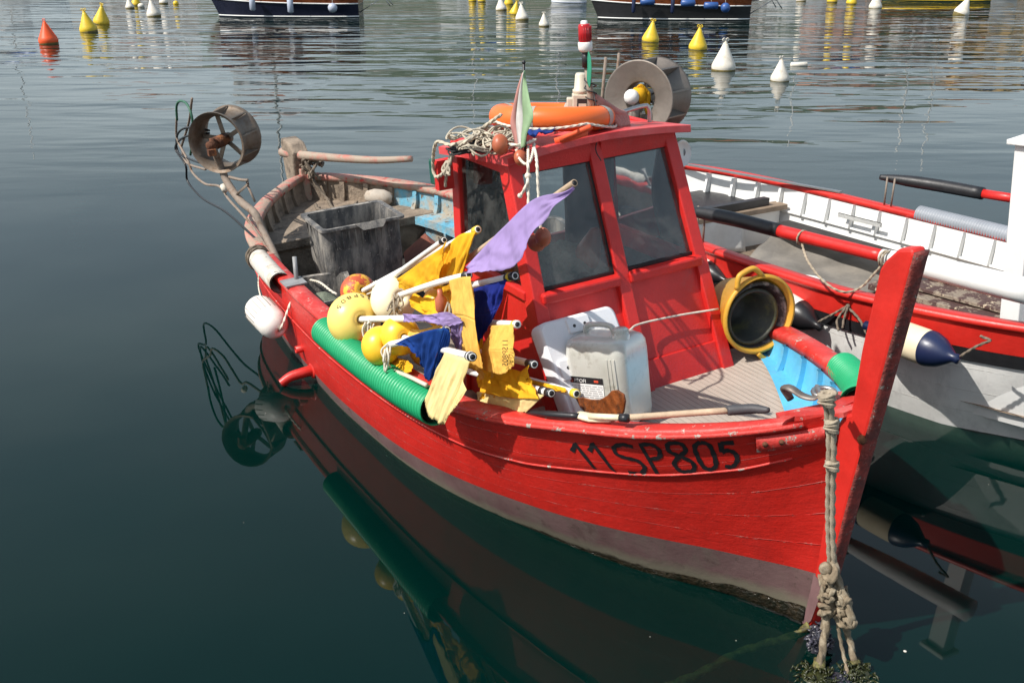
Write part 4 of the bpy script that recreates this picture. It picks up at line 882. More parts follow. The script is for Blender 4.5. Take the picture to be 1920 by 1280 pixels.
def hose(pts, r, mat, b0=1.16): m = MB(RB); m.tube([ph(x, y, b) for x, y, b in pts], r, 8, sm=7); m.build('hose', mat, o1)
hose([(332, 225, 1.2), (331, 200, 1.2), (337, 190, 1.2), (350, 195, 1.18), (360, 220, 1.17), (362, 260, 1.17), (357, 290, 1.17)], .011, 'hose_g')
hose([(392, 245, 1.14), (370, 240, 1.17), (345, 241, 1.2), (332, 255, 1.21), (334, 285, 1.2), (360, 300, 1.17), (385, 308, 1.13)], .010, 'black')
hose([(392, 250, 1.14), (360, 253, 1.17), (338, 262, 1.2), (329, 280, 1.21), (348, 310, 1.18), (352, 340, 1.16), (380, 372, 1.12), (420, 395, 1.07), (455, 425, 1.02), (500, 470, .97), (540, 530, .93)], .010, 'black')
hose([(331, 222, 1.2), (332, 260, 1.21), (352, 300, 1.18), (362, 325, 1.16), (385, 345, 1.12), (412, 350, 1.08), (430, 375, 1.05), (470, 420, 1.0), (510, 480, .95), (545, 545, .92)], .011, 'ironpost')
m = MB(RB); m.tube([ph(418, 348, 1.07), ph(422, 358, 1.07)], .026, 8); m.build('tape_wrap', 'rope_w', o1)
hc2 = RB.S(1196, 186, -2.66); print('reel', hc2)
_vw = nrm(RB(hc2)-V(0, 0, CAM_H)); _us = nrm(np.cross(_rt, _vw)); HB = RB.R@nrm(_vw*.88+_rt*.46+_us*.10); o2 = hauler('net_hauler', hc2, HB, .238, .28, 'alu', True)
m = MB(RB); m.tube([hc2-HB*.05, hc2+HB*.16], [.03, .045], 14); o3 = m.build('drive_motor', 'alu', o2)
m = MB(RB); m.tube([hc2-HB*.02, hc2-HB*.02+V(0, .02, -.16), V(hc2[0]-.15, hc2[1]+.06, 1.10), V(hc2[0]-.2, -1.0, .66)], [.025, .028, .03, .03], 10, sm=4); m.build('support_arm', 'alu', o2)
m = MB(RB); m.tube([hc2-HB*.05+V(0, 0, -.10), hc2-HB*.05+V(0, .0, -.20), hc2-HB*.03+V(0, .02, -.34)], .012, 8, sm=3); m.build('hose', paint('blue hydraulic hose', (.02, .10, .30), .5), o2)
pgk = RB.S(1187, 195, -2.6)
# ---- misc fixed things
m = MB(RB); p = RB.S(1275, 290, -2.0)
m.lathe([(.001, 0), (.045, .004), (.065, .012), (.072, .03), (.068, .034), (.060, .018), (.001, .006)], RB.S(1272, 288, -1.75), (.75, -.2, .1), 24); mr = m.build('spotlight', 'pvc', BO)
m = MB(RB); m.tube([RB.S(1275, 286, -1.76), RB.S(1288, 280, -1.9)], [.03, .025], 12); m.build('lamp_housing', 'grey', mr)
# ------------------------------------------------------------------ gear lying on the red boat
def fprof(R, dim=.16, hole=.10):
    P_ = []
    for i in range(3): P_.append((R*hole, R*(-.80+.15*(2-i)*0)-R*0+R*(.30-.15*i)*1.0*0)) if False else None
    q = [(.10, .40), (.115, .56), (.15, .68), (.21, .76), (.29, .81), (.38, .825), (.48, .80), (.60, .735), (.72, .64), (.83, .51), (.92, .36), (.98, .19), (1.0, 0)]
    return [(R*a, -R*b) for a, b in q]+[(R*a, R*b) for a, b in q[::-1][1:]]
def flag_rows(e1, e2, n=40, k=20, rip=.012, seed=0, fray=0.):
    a = smooth(e1, 8); b = smooth(e2, 8)
    def res(P_, n):
        d = np.cumsum([0]+[np.linalg.norm(P_[i+1]-P_[i]) for i in range(len(P_)-1)]); t = np.linspace(0, d[-1], n); A_ = np.array(P_)
        return [np.array([np.interp(x, d, A_[:, c]) for c in range(3)]) for x in t]
    a, b = res(a, n), res(b, n); rows = []
    for i in range(n):
        r = []
        for j in range(k):
            t = j/(k-1); p = a[i]*(1-t)+b[i]*t
            x_ = i*22/n; q = noise.noise(Vector((x_*.35+seed*7, t*1.3, seed)))+.5*noise.noise(Vector((x_*.8+seed*3, t*1.2, seed+5)))+.35*(abs(noise.noise(Vector((x_*.7+t*4+seed, t*2-x_*.3, seed+9))))*2-.5)+.05*noise.noise(Vector((x_*2.5, t*9, seed)))
            e_ = min(1, t*3)
            if not fray: e_ = min(e_, (1-t)*3)
            p = p+V(.25, 1, .2)*q*rip*1.35*e_
            if j == k-1 and fray: p = p+V(rnd.uniform(-1, 1), 0, rnd.uniform(-1, 1))*fray
            r.append(p)
        rows.append(r)
    return rows
def marker(name, label, fpos, frad, fmat, pts, prad, tips, flags, text=None, pmat='pvc', scraps=()):
    """pts = pole points (picture x, y, b); tips = tape bands; flags = [(edge1, edge2, mat, seed)]"""
    pp = [pg(*q) for q in pts] if not isinstance(pts[0], np.ndarray) else pts
    base = fpos if fpos is not None else pp[0]
    t = thing('marker_buoy', RB(base), label, 'marker buoy', 'flagged marker buoys piled beside the wheelhouse')
    ax = nrm(pp[-1]-pp[0])
    m = MB(RB); m.tube(pp, prad, 12, cap=False, sm=3)
    if isinstance(prad, list): prad = prad[-1]
    m.tube([pp[-1]-ax*.05, pp[-1]+ax*.0005], prad*.72, 10, mi=1); m.lathe([(prad, 0), (prad*.74, .0015)], pp[-1], ax, 14)
    m.build('pole', [pmat, 'black'], t)
    if fpos is not None:
        m = MB(RB); m.lathe(fprof(frad), fpos, ax, 36); fo = m.build('float_ball', fmat, t)
        if text:
            m = MB(RB); a, b = frame_of(ax); cam_l = nrm(RB.loc(V(0, 0, CAM_H))-fpos); upv = nrm(RB.R@V(0, 0, 1))
            for i, ch in enumerate('11SP805'):
                th0 = .95-.30*i
                def fn(x, y, th0=th0):
                    th = th0-x/(frad*.75); la = RAD(33)+y/frad
                    d1 = upv*math.cos(th)+np.cross(ax, upv)*math.sin(th); d1 = nrm(d1-ax*(ax@d1))
                    zz_ = .44+y/frad*.75; rr_ = float(np.interp(zz_, [0, .19, .36, .51, .64, .735, .80], [1, .98, .92, .83, .72, .60, .48]))
                    return fpos+d1*frad*(rr_+.006)+ax*frad*(zz_+.006)
                put_text(m, ch, fn, .052)
            m.build('marker_writing', 'ink', fo)
    for (f0, f1, mt, gr) in tips:
        p0, p1 = pp[0], pp[-1]; L = [pp[-1]-ax*f0, pp[-1]-ax*f1]; m = MB(RB); m.tube(L, prad*gr, 12); m.build('tape_band', mt, t)
    for fi_, (e1, e2, mt, sd_, rp) in enumerate(flags):
        m = MB(RB); m.grid(flag_rows([pg(*q) for q in e1], [pg(*q) for q in e2], rip=rp, seed=sd_, fray=0 if fi_+1 < len(flags) and flags[fi_+1][0] == e2 else .005)); m.build('flag', mt, t, solid=.0008)
    for q in scraps:
        m = MB(RB); c_ = pg(*q[:3])
        for i in range(q[3]):
            a0 = c_+V(rnd.uniform(-.03, .03), rnd.uniform(-.02, .03), rnd.uniform(-.01, .03)); m.tube([a0, a0+V(rnd.uniform(-.04, .04), rnd.uniform(.0, .04), -.05), a0+V(rnd.uniform(-.05, .05), rnd.uniform(.0, .05), -rnd.uniform(.06, .15))], .006, 6, sm=4)
        m.build('lashing', q[4], t)
    return t
f3 = pg(664, 599, 1.0); f4 = pg(715, 648, 1.04); f5 = pg(750, 629, .95); f1 = pg(672, 547, .80); f2 = pg(738, 562, .80)
T2 = ((.0, .05, 'tape_b', 1.25), (.055, .085, 'tape_y', 1.2))
marker('m', 'largest pale yellow float marked 11SP805 on a white pole wrapped in lilac cloth', f3, .163, 'float_py', [np.array(pg(655, 599, 1.0)), np.array(pg(760, 597, .96)), np.array(pg(874, 597, .90))], .019,
       ((.0, .045, 'tape_b', 1.2), (.36, .39, 'tape_b', 1.15)), [([(755, 588, .99), (800, 590, .97), (838, 585, .96), (862, 596, .94)], [(757, 604, .99), (800, 604, .97), (836, 612, .96), (866, 606, .94)], 'c_purple', 1, .012),
       ([(836, 590, .95), (850, 597, .94), (868, 602, .93)], [(846, 625, .94), (856, 652, .93), (871, 657, .92)], 'c_purple', 2, .02)], text=True, scraps=((696, 606, 1.0, 6, 'rope_w'),))
# wrapped cloth spiral
marker('m', 'small bright yellow float at the rail, its white pole carrying a royal blue flag', f4, .112, 'float_y', [np.array(pg(712, 650, 1.04)), np.array(pg(775, 636, 1.02)), np.array(pg(838, 619, .99))], .018,
       ((.0, .045, 'tape_y', 1.22), (.0, .015, 'c_blue', 1.3)), [([(740, 645, 1.06), (765, 632, 1.05), (800, 620, 1.04), (834, 614, 1.02)], [(768, 650, 1.05), (785, 668, 1.04), (790, 690, 1.03), (805, 716, 1.02)], 'c_blue', 3, .016),
       ([(834, 614, 1.02), (842, 620, 1.01), (845, 632, 1.0)], [(805, 716, 1.02), (822, 690, 1.01), (838, 660, 1.0)], 'c_blue', 4, .01)], scraps=((727, 655, 1.06, 8, 'rope_w'),))
marker('m', 'small yellow float half hidden, its pole holding a cream flag over the green hose', f5, .112, 'float_y', [np.array(pg(750, 631, .95)), np.array(pg(830, 655, 1.0)), np.array(pg(886, 669, 1.03))], .018,
       ((.0, .05, 'tape_b', 1.22), (.02, .03, 'tape_w', 1.3)), [([(834, 660, 1.03), (858, 668, 1.04), (882, 674, 1.04)], [(796, 748, 1.11), (800, 776, 1.12), (832, 797, 1.12)], 'c_cream', 5, .010),
       ([(882, 674, 1.04), (876, 695, 1.05), (868, 712, 1.07), (875, 731, 1.08)], [(832, 790, 1.12), (838, 782, 1.115), (846, 772, 1.11), (858, 757, 1.10)], 'c_cream', 6, .004)])
marker('m', 'orange float with flaking yellow paint, its pole flying the rear golden flag', f1, .118, 'float_r', [np.array(pg(668, 552, .80)), np.array(pg(790, 487, .72)), np.array(pg(896, 430, .68))], .017,
       ((.0, .04, 'tape_y', 1.2),), [([(835, 466, .72), (862, 440, .71), (892, 435, .70)], [(806, 534, .76), (835, 548, .76), (858, 520, .75)], 'c_yellow', 7, .018), ([(892, 435, .70), (886, 452, .70), (877, 470, .72)], [(858, 520, .75), (866, 514, .75), (869, 506, .74)], 'c_yellow', 8, .004)], scraps=((705, 532, .75, 4, 'rope_w'),))
marker('m', 'cream white float with lashed white pole and a long hanging pale flag', f2, .138, 'float_c', [np.array(pg(748, 554, .86)), np.array(pg(820, 530, .84)), np.array(pg(879, 515, .80))], .017,
       ((.0, .05, 'tape_b', 1.25), (.055, .075, 'tape_y', 1.2), (.12, .15, 'tape_b', 1.15), (.27, .30, 'tape_b', 1.2), (.30, .33, 'tape_y', 1.2)), [([(842, 526, .88), (862, 520, .87), (882, 518, .86)], [(848, 590, .92), (870, 592, .92), (890, 600, .91)], 'c_ochre', 9, .014),
       ([(848, 590, .92), (870, 592, .92), (890, 600, .91)], [(878, 688, .93), (892, 695, .93), (908, 694, .92)], 'c_ochre', 10, .012)], scraps=((744, 558, .88, 12, 'rope'), (850, 565, .84, 4, 'rope')))
f6 = pg(785, 597, .66); f7 = pg(820, 612, .68); f8 = pg(850, 600, .64)
_t6 = np.array(pg(833, 450, .75)); _q6 = np.array(pg(785, 484, .76)); f6 = _q6-(_t6-_q6)*1.1
marker('m', 'short dark tipped white pole holding the front golden flag above the floats', None, .13, 'float_y', [f6, (f6+_t6)/2, _t6], .015,
       ((.0, .04, 'tape_b', 1.2),), [([(744, 523, .82), (770, 505, .81), (793, 488, .80), (826, 466, .79), (836, 452, .78)], [(748, 540, .82), (765, 548, .82), (795, 542, .81), (818, 525, .80), (834, 478, .79)], 'c_yellow', 11, .016)])
_t7 = np.array(pg(966, 517, .74)); _q7 = np.array(pg(890, 534, .77)); f7 = _q7-(_t7-_q7)*.5
marker('m', 'white pole with yellow and black tapes carrying the dark blue flag', None, .125, 'float_y', [f7, _q7, _t7], .017,
       ((.0, .035, 'tape_b', 1.25), (.035, .06, 'tape_y', 1.22), (.06, .08, 'tape_b', 1.2)), [([(888, 541, .80), (918, 532, .79), (950, 524, .78)], [(890, 590, .82), (912, 588, .80), (934, 578, .79)], 'c_navy', 12, .012),
       ([(890, 590, .82), (912, 588, .80), (934, 578, .79)], [(893, 640, .83), (898, 642, .82), (912, 618, .80)], 'c_navy', 13, .008)])
marker('m', 'wooden pole with taped tip leaning over the window and flying the large frayed lilac flag', None, .1, None, [np.array(pg(800, 545, .66)), np.array(pg(875, 488, .66)), np.array(pg(980, 412, .68)), np.array(pg(1077, 343, .70))], [.018, .017, .016, .015],
       (), [([(1074, 350, .73), (1056, 360, .73), (1000, 374, .74), (947, 423, .76), (919, 451, .77), (873, 501, .80)], [(1076, 357, .73), (1042, 386, .75), (1000, 440, .79), (988, 469, .80), (955, 502, .83), (878, 512, .84)], 'c_purple', 14, .018)], pmat='wood')
marker('m', 'white pole whose ochre flag carries a boat number in black marker', None, .1, None, [np.array(pg(800, 600, .68)), np.array(pg(900, 604, .74)), np.array(pg(970, 608, .78))], .016,
       ((.0, .02, 'tape_w', 1.25), (.02, .04, 'tape_y', 1.2)), [([(922, 610, .82), (943, 609, .82), (963, 608, .81)], [(903, 655, .86), (930, 656, .87), (962, 655, .85)], 'c_ochre', 15, .010), ([(903, 655, .86), (930, 656, .87), (962, 655, .85)], [(906, 692, .87), (940, 702, .88), (964, 685, .87)], 'c_ochre', 16, .008)])
marker('m', 'white pole with black taped end and a folded golden flag under the numbered one', None, .1, None, [np.array(pg(880, 655, .70)), np.array(pg(940, 668, .73)), np.array(pg(1002, 683, .76))], .017,
       ((.0, .07, 'tape_b', 1.2),), [([(897, 700, .77), (945, 716, .78), (992, 684, .78)], [(896, 728, .79), (925, 736, .80), (990, 710, .80)], 'c_yellow', 17, .012)])
marker('m', 'lower white pole lying on deck with black bands over a pale yellow flag', None, .1, None, [np.array(pg(880, 696, .74)), np.array(pg(950, 716, .76)), np.array(pg(1034, 737, .77))], .017,
       ((.0, .04, 'tape_b', 1.22), (.07, .10, 'tape_b', 1.2)), [([(894, 735, .80), (958, 727, .80), (1020, 741, .79)], [(894, 760, .83), (940, 772, .83), (985, 773, .82)], 'c_cream', 18, .008)])
marker('m', 'white pole with a yellow taped end resting beside the jerrycan', None, .1, None, [np.array(pg(920, 694, .66)), np.array(pg(1000, 715, .68)), np.array(pg(1081, 738, .69))], .017, ((.0, .03, 'tape_y', 1.25),), [([(985, 708, .71), (1010, 715, .71), (1060, 727, .71)], [(988, 716, .72), (1015, 728, .72), (1062, 735, .72)], 'c_yellow', 19, .006)])
# handwriting on the ochre flag
for o_ in list(bpy.data.objects):
    if o_.get('label', '').startswith('white pole whose ochre flag'): tgt = o_
m = MB(RB)
def fl_pt(x, y):
    px_ = 946+y*1.0; py_ = 660-x*1.0; return pg(px_, py_, .886)
put_text(m, '11SP805', lambda x, y: pg(947-y*15/1.0+0, 662+x*15, .89+.002), 1.0); m.build('marker_writing', 'ink', tgt)
for (x, y, b, r_, kd) in ((830, 575, .70, .12, 'float_y'), (878, 560, .62, .10, 'float_y'), (800, 655, .80, .10, 'float_y')):
    p = pg(x, y, b); m = MB(RB); m.lathe(fprof(r_), p, (.5, .2, .4), 28); o_ = m.build('float_ball', kd); tag(o_, {830: 'yellow float behind the hanging ochre flag, upper one in the pile', 878: 'yellow float squeezed against the wheelhouse side behind the dark blue flag', 800: 'yellow float low in the pile just under the royal blue flag'}[x], 'float', 'loose floats in the pile')
p = pg(826, 560, .86); m = MB(RB); m.tube([p+V(0, 0, .05), p+V(0, 0, .02), p, p-V(0, 0, .06), p-V(0, 0, .075)], [.014, .014, .030, .030, .02], 12); tag(m.build('small_bottle_float', 'smallfloat'), 'small orange bottle shaped float hanging in the flag pile', 'float')
m = MB(RB); m.grid(flag_rows([pg(711, 682, 1.0), pg(735, 670, .98), pg(766, 676, .96)], [pg(730, 697, 1.03), pg(752, 702, 1.02), pg(772, 696, 1.0)], rip=.02, seed=31)); tag(m.build('loose_cloth', 'c_yellow', solid=.003), 'crumpled golden cloth tucked between small floats and green hose', 'cloth')
for i_, (e1_, e2_, mt_, lb_) in enumerate((([(775, 548, .80), (800, 560, .80), (832, 556, .80)], [(770, 575, .84), (800, 590, .85), (835, 585, .84)], 'c_yellow', 'golden cloth bundled under the front golden flag'),
    ([(890, 668, .78), (915, 655, .78), (935, 640, .77)], [(900, 712, .80), (925, 708, .80), (948, 700, .80)], 'c_ochre', 'ochre cloth folded beneath the flag with the number'),
    ([(905, 730, .79), (940, 722, .79), (985, 716, .79)], [(900, 748, .81), (945, 748, .81), (1000, 740, .80)], 'c_yellow', 'golden cloth crumpled over the lower white pole'),
    ([(700, 690, 1.0), (690, 672, .98), (676, 650, .97)], [(720, 700, 1.02), (712, 690, 1.0), (700, 676, .98)], 'c_pink', 'faded red cloth between the small floats and the rail'),
    ([(846, 545, .80), (872, 560, .80), (900, 585, .78)], [(850, 640, .84), (880, 650, .84), (905, 655, .82)], 'c_yellow', 'golden cloth hanging behind the long ochre flag'),
    ([(752, 612, .92), (790, 618, .90), (826, 606, .88)], [(760, 640, .95), (800, 650, .93), (835, 640, .91)], 'c_ochre', 'ochre cloth stuffed between the small floats and the royal blue flag'),
    ([(905, 690, .80), (950, 690, .79), (990, 700, .78)], [(900, 735, .84), (950, 745, .83), (1010, 748, .81)], 'c_yellow', 'golden cloth spread beneath the two lower poles'))):
    m = MB(RB); m.grid(flag_rows([pg(*q) for q in e1_], [pg(*q) for q in e2_], rip=.03, seed=50+i_)); tag(m.build('loose_cloth', mt_, solid=.002), lb_, 'cloth')
m = MB(RB); m.tube([pg(708, 683, 1.03), pg(730, 692, 1.04), pg(765, 705, 1.04), pg(800, 722, 1.03)], .012, 8, sm=5); tag(m.build('loose_tube', 'creamlamp'), 'thin cream tube lying along the inside of the green hose', 'tube')
# ---- ribbed hoses protecting the rail
def ribbed(name, pts, r, mat, label, pitch=.030, amp=.015):
    P_ = smooth(pts, 30); d = np.cumsum([0]+[np.linalg.norm(P_[i+1]-P_[i]) for i in range(len(P_)-1)]); A_ = np.array(P_); n = int(d[-1]/pitch*8)
    t = np.linspace(0, d[-1], n); Q_ = [np.array([np.interp(x, d, A_[:, c]) for c in range(3)]) for x in t]
    m = MB(RB); R_ = [r-amp+amp*(.5+.5*math.cos(2*math.pi*x/pitch))**.35 for x in t]; m.tube(Q_, R_, 28, cap=False); m.tube(Q_[::6], r*.80, 20, cap=False, mi=1)
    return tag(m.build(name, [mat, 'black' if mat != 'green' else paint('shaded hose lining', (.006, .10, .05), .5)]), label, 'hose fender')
P_ = [V(s, hb(s)+.035, hz(s)-.055) for s in np.linspace(-3.20, -1.68, 9)]
ribbed('ribbed_hose_fender', P_, .093, 'green', 'long green ribbed hose wrapped over the near rail beside the floats')
ribbed('ribbed_hose_fender', [V(s, -hb(s)-.0, hz(s)-.02) for s in np.linspace(-.47, .02, 5)], .080, 'green', 'short green ribbed hose behind the stem on the far bow rail')
# white pipe fender on the port quarter
P_ = [V(s, hb(s)+.02, hz(s)-.03) for s in np.linspace(-4.95, -4.22, 5)]
m = MB(RB); m.tube(P_, .078, 24, cap=False, sm=4); m.tube(P_, .070, 20, cap=False, sm=4); t_ = m.build('pipe_fender', 'dirtypvc', solid=0); tag(t_, 'stained white plastic pipe lashed over the rail near the hauler arm', 'pipe fender')
m = MB(RB)
for s in (-4.92, -4.86): m.rope([V(s, hb(s)+.02+.086*math.cos(a), hz(s)-.03+.086*math.sin(a)) for a in np.linspace(0, 6.28, 13)[:-1]], .009, 3, closed=True)
tag(m.build('lashing_rope', 'rope_d'), 'muddy rope wound round the white pipe fender', 'rope')
# hanging white fender
fc = pg(500, 594, 1.22); fax = RB.R@nrm(V(.62, -.70, -.30)); fax = nrm(fax)
L_ = .17; m = MB(RB); m.lathe([(.018, -L_-.02), (.05, -L_-.015), (.09, -L_+.02), (.108, -L_+.07), (.110, 0), (.108, L_-.07), (.09, L_-.02), (.05, L_+.015), (.02, L_+.02), (.016, L_-.01)], fc, fax, 32)
for q in range(18):
    a, b = frame_of(fax); th_ = q*math.pi/9; rd_ = a*math.cos(th_)+b*math.sin(th_); m.tube([fc-fax*(L_-.05)+rd_*.1095, fc+fax*.02+rd_*.1105], .0022, 4, mi=1)
fo = thing('hanging_fender', RB(fc), 'dirty white fender hanging over the water at the port quarter', 'fender'); m.build('fender_body', ['fender', 'rope_d'], fo)
m = MB(RB); q = fc+fax*(L_+.01); m.rope([q, q+V(.05, -.02, .06), pg(548, 560, 1.06), pg(556, 555, 1.02)], .008); m.rope([fc-fax*L_*.2+V(0, 0, .1), pg(485, 540, 1.12), pg(485, 515, 1.08)], .005); m.build('hanging_rope', 'rope_w', fo)
# rail plate with pin
m = MB(RB); s = -4.03; m.box((s, hb(s)-.03, hz(s)+.022), (.16, .15, .012)); m.tube([V(s-.03, hb(s)-.06, hz(s)), V(s-.10, hb(s)-.09, hz(s)+.17)], .016, 8); m.build('rail_plate', 'grey', BO)
m = MB(RB); m.tube([pg(473, 452, .98), pg(482, 450, .96), pg(492, 455, .94), pg(500, 480, .93), pg(520, 500, .92)], [.018, .02, .022, .022, .02], 10, sm=5); m.build('pipe_stub', 'ironpost', BO)
m = MB(RB)
m.rope([pg(575, 575, .98), pg(585, 598, .95), pg(610, 592, .93), pg(628, 580, .92), pg(605, 583, .94), pg(590, 575, .95)], .012); m.rope([pg(600, 602, .95), pg(625, 596, .9), pg(650, 575, .85)], .010)
tag(m.build('rope_scrap', 'rope_d'), 'muddy rope scraps lying beside the large pale yellow float', 'rope')
m = MB(RB); m.tube([pg(597, 602, .95), pg(620, 590, .9), pg(640, 578, .86)], .022, 10); tag(m.build('black_pipe', 'grey'), 'short grey pipe end poking out beside the large float', 'pipe')
# ---- black fish tub
def tubquad(z0, c0, z1, c1, th=.006): pass
ct = V(-4.93, .25, 0); az = RAD(2)
def rrect(cx, cy, hx, hy, z, r=.05, n=6, rot=0.):
    P_ = []
    for (sx, sy, a0) in ((1, 1, 0), (-1, 1, 90), (-1, -1, 180), (1, -1, 270)):
        for i in range(n): a = RAD(a0+90*i/(n-1)); P_.append((sx*(hx-r)+r*math.cos(a), sy*(hy-r)+r*math.sin(a)))
    return [V(cx+x*math.cos(rot)-y*math.sin(rot), cy+x*math.sin(rot)+y*math.cos(rot), z) for x, y in P_]
def tub(name, cx, cy, z0, h, bx, by, tx, ty, rot, label, mat='binplastic', rim=.035, scoop=False, lip=.02):
    t = thing(name, RB((cx, cy, z0)), label, 'tub'); m = MB(RB)
    rows = [rrect(cx, cy, bx, by, z0, rot=rot), rrect(cx, cy, bx+(tx-bx)*.5, by+(ty-by)*.5, z0+h*.5, rot=rot), rrect(cx, cy, tx-rim, ty-rim, z0+h-.03, rot=rot), rrect(cx, cy, tx-rim, ty-rim, z0+h-.012, rot=rot)]
    inn = [rrect(cx, cy, tx-rim-.008, ty-rim-.008, z0+h-.006, rot=rot), rrect(cx, cy, bx-.008, by-.008, z0+.01, rot=rot)]
    m.grid([r[::-1] for r in rows], closed=True, sm=False); m.grid([r[::-1] for r in inn], closed=True, sm=False); m.add(inn[1], [tuple(range(24))], 0, False); m.build('tub_body', mat, t)
    m = MB(RB); o_ = rrect(cx, cy, tx, ty, z0+h, rot=rot); i_ = rrect(cx, cy, tx-rim-.006, ty-rim-.006, z0+h-.004, rot=rot); d_ = rrect(cx, cy, tx+.002, ty+.002, z0+h-lip, rot=rot); d2 = rrect(cx, cy, tx-.01, ty-.01, z0+h-lip, rot=rot); o2_ = rrect(cx, cy, tx-.008, ty-.008, z0+h-.006, rot=rot)
    m.grid([r[::-1] for r in (i_, rrect(cx, cy, tx-.008, ty-.008, z0+h-.002, rot=rot), o_, d_, d2, o2_)], closed=True, sm=False); rm = m.build('tub_rim', mat, t)
    return t, rm
tb, rm = tub('fish_tub', ct[0], ct[1], .16, .68, .245, .27, .305, .345, az, 'tall black plastic fish tub caked with dried mud in the cockpit')
m = MB(RB)   # ribs under the rim and the handle scoop on the near side
for q in range(10):
    x = -.25+.055*q; m.beam((ct[0]+.287, ct[1]+x, .80), (ct[0]+.275, ct[1]+x*.95, .66), .010, .012)
m.build('tub_rib', 'binplastic', tb); m = MB(RB)
for q in range(5):
    x = -.22+.09*q; m.beam((ct[0]+x, ct[1]+.312, .80), (ct[0]+x, ct[1]+.295, .64), .012, .012)
m.build('tub_rib', 'binplastic', tb)
m = MB(RB); x0 = ct[0]+.306
m.add([V(x0+.002, -.02+ct[1]-.16, .842), V(x0+.002, ct[1]+.08, .842), V(x0+.03, ct[1]+.03, .795), V(x0+.03, ct[1]-.13, .795), V(x0-.02, ct[1]-.18, .842), V(x0-.02, ct[1]+.08, .842), V(x0-.0, ct[1]+.03, .79), V(x0-.0, ct[1]-.13, .79)], [(0, 1, 2, 3), (7, 6, 5, 4), (0, 3, 7, 4), (3, 2, 6, 7), (2, 1, 5, 6)], 0, False); m.build('tub_handle', 'binplastic', tb)
cc_ = RB.Z(610, 538, .48)
tb2, _ = tub('fish_crate', cc_[0], cc_[1], .28, .20, .29, .16, .34, .20, RAD(14), 'low black crate holding grey green net, half under the tall tub', rim=.03)
m = MB(RB); rows = []
for i in range(14):
    r = []
    for j in range(12):
        x = -.22+.44*i/13; y = -.12+.24*j/11; r.append(V(cc_[0]+x+.02, cc_[1]+y+.04, .34+.10*math.exp(-(x/.2)**2-(y/.13)**2)+.025*noise.noise(Vector((x*14, y*14, 2)))))
    rows.append(r)
m.grid(rows[::-1]); tag(m.build('fishing_net', 'netgreen'), 'heap of grey green fishing net inside the low crate', 'net')
m = MB(RB); m.rope([pg(582, 525, .72), pg(600, 530, .72), pg(620, 545, .72), pg(632, 552, .7)], .008); tag(m.build('rope_scrap', 'rope_w'), 'pale rope end lying on the net in the low crate', 'rope')
tb3, _ = tub('fish_tub', -3.42, -.60, .30, .62, .16, .18, .20, .24, RAD(5), 'black tub standing against the wheelhouse aft side by the starboard bench', rim=.03)
# rusty brown board behind the tub, pillow float, stern ropes
m = MB(RB); c_ = [pg(760, 470, -.28), pg(797, 437, -.40), pg(818, 455, -.42), pg(835, 500, -.2), pg(770, 520, -.1)]; m.prism(c_, V(0, .02, -.02)); tag(m.build('brown_board', paint('rust brown rubber board', (.19, .055, .03), .85, .25, 20, .6, 120)), 'rust brown board leaning behind the tall tub', 'board')
pc = RB.Z(710, 370, .58); m = MB(RB); m.lathe([(.01, -.14), (.05, -.12), (.075, -.05), (.078, .05), (.06, .11), (.02, .14)], pc, RB.R@nrm(V(.95, -.25, -.05)), 20); tag(m.build('sausage_float', paint('muddy sausage float', (.48, .42, .35), .8, .25, 9, .6, 60, dirt=((.30, .24, .18), .45, .65, 9))), 'mud stained sausage float lying on the stern platform', 'float')
m = MB(RB)
tp = V(-6.9, -.06, .80)
for i in range(10):
    m.rope([tp+V(rnd.uniform(-.06, .08), rnd.uniform(-.1, .1), rnd.uniform(0, .06)), tp+V(rnd.uniform(-.1, .12), rnd.uniform(-.12, .12), rnd.uniform(.03, .12)), tp+V(rnd.uniform(-.05, .15), rnd.uniform(-.1, .1), rnd.uniform(-.1, .05))], .011)
m.rope([tp, tp+V(.1, .02, -.1), tp+V(.22, -.04, -.25), tp+V(.55, .0, -.28), tp+V(.7, -.12, -.27), tp+V(.5, -.25, -.27), tp+V(.75, -.3, -.28), tp+V(.95, -.12, -.27)], .014); m.rope([tp+V(.3, .1, -.27), tp+V(.6, .15, -.25), tp+V(.8, -.05, -.26), tp+V(.6, -.2, -.25)], .014)
tag(m.build('stern_rope', 'rope_d'), 'tangled muddy rope tied round the sternpost and spilling on the platform', 'rope')
# ---- items on the foredeck
def rbox(m, c, ax3, prof, n=8, mi=0):
    """prof: [(z, hx, hy, r)]"""
    rows = []
    for z, hx, hy, r in prof: rows.append([np.array(c)+ax3[0]*p[0]+ax3[1]*p[1]+ax3[2]*z for p in rrect(0, 0, hx, hy, 0, r, n)])
    m.grid(rows, mi, closed=True); m.add(rows[0], [tuple(range(4*n))[::-1]], mi); m.add(rows[-1], [tuple(range(4*n))], mi)
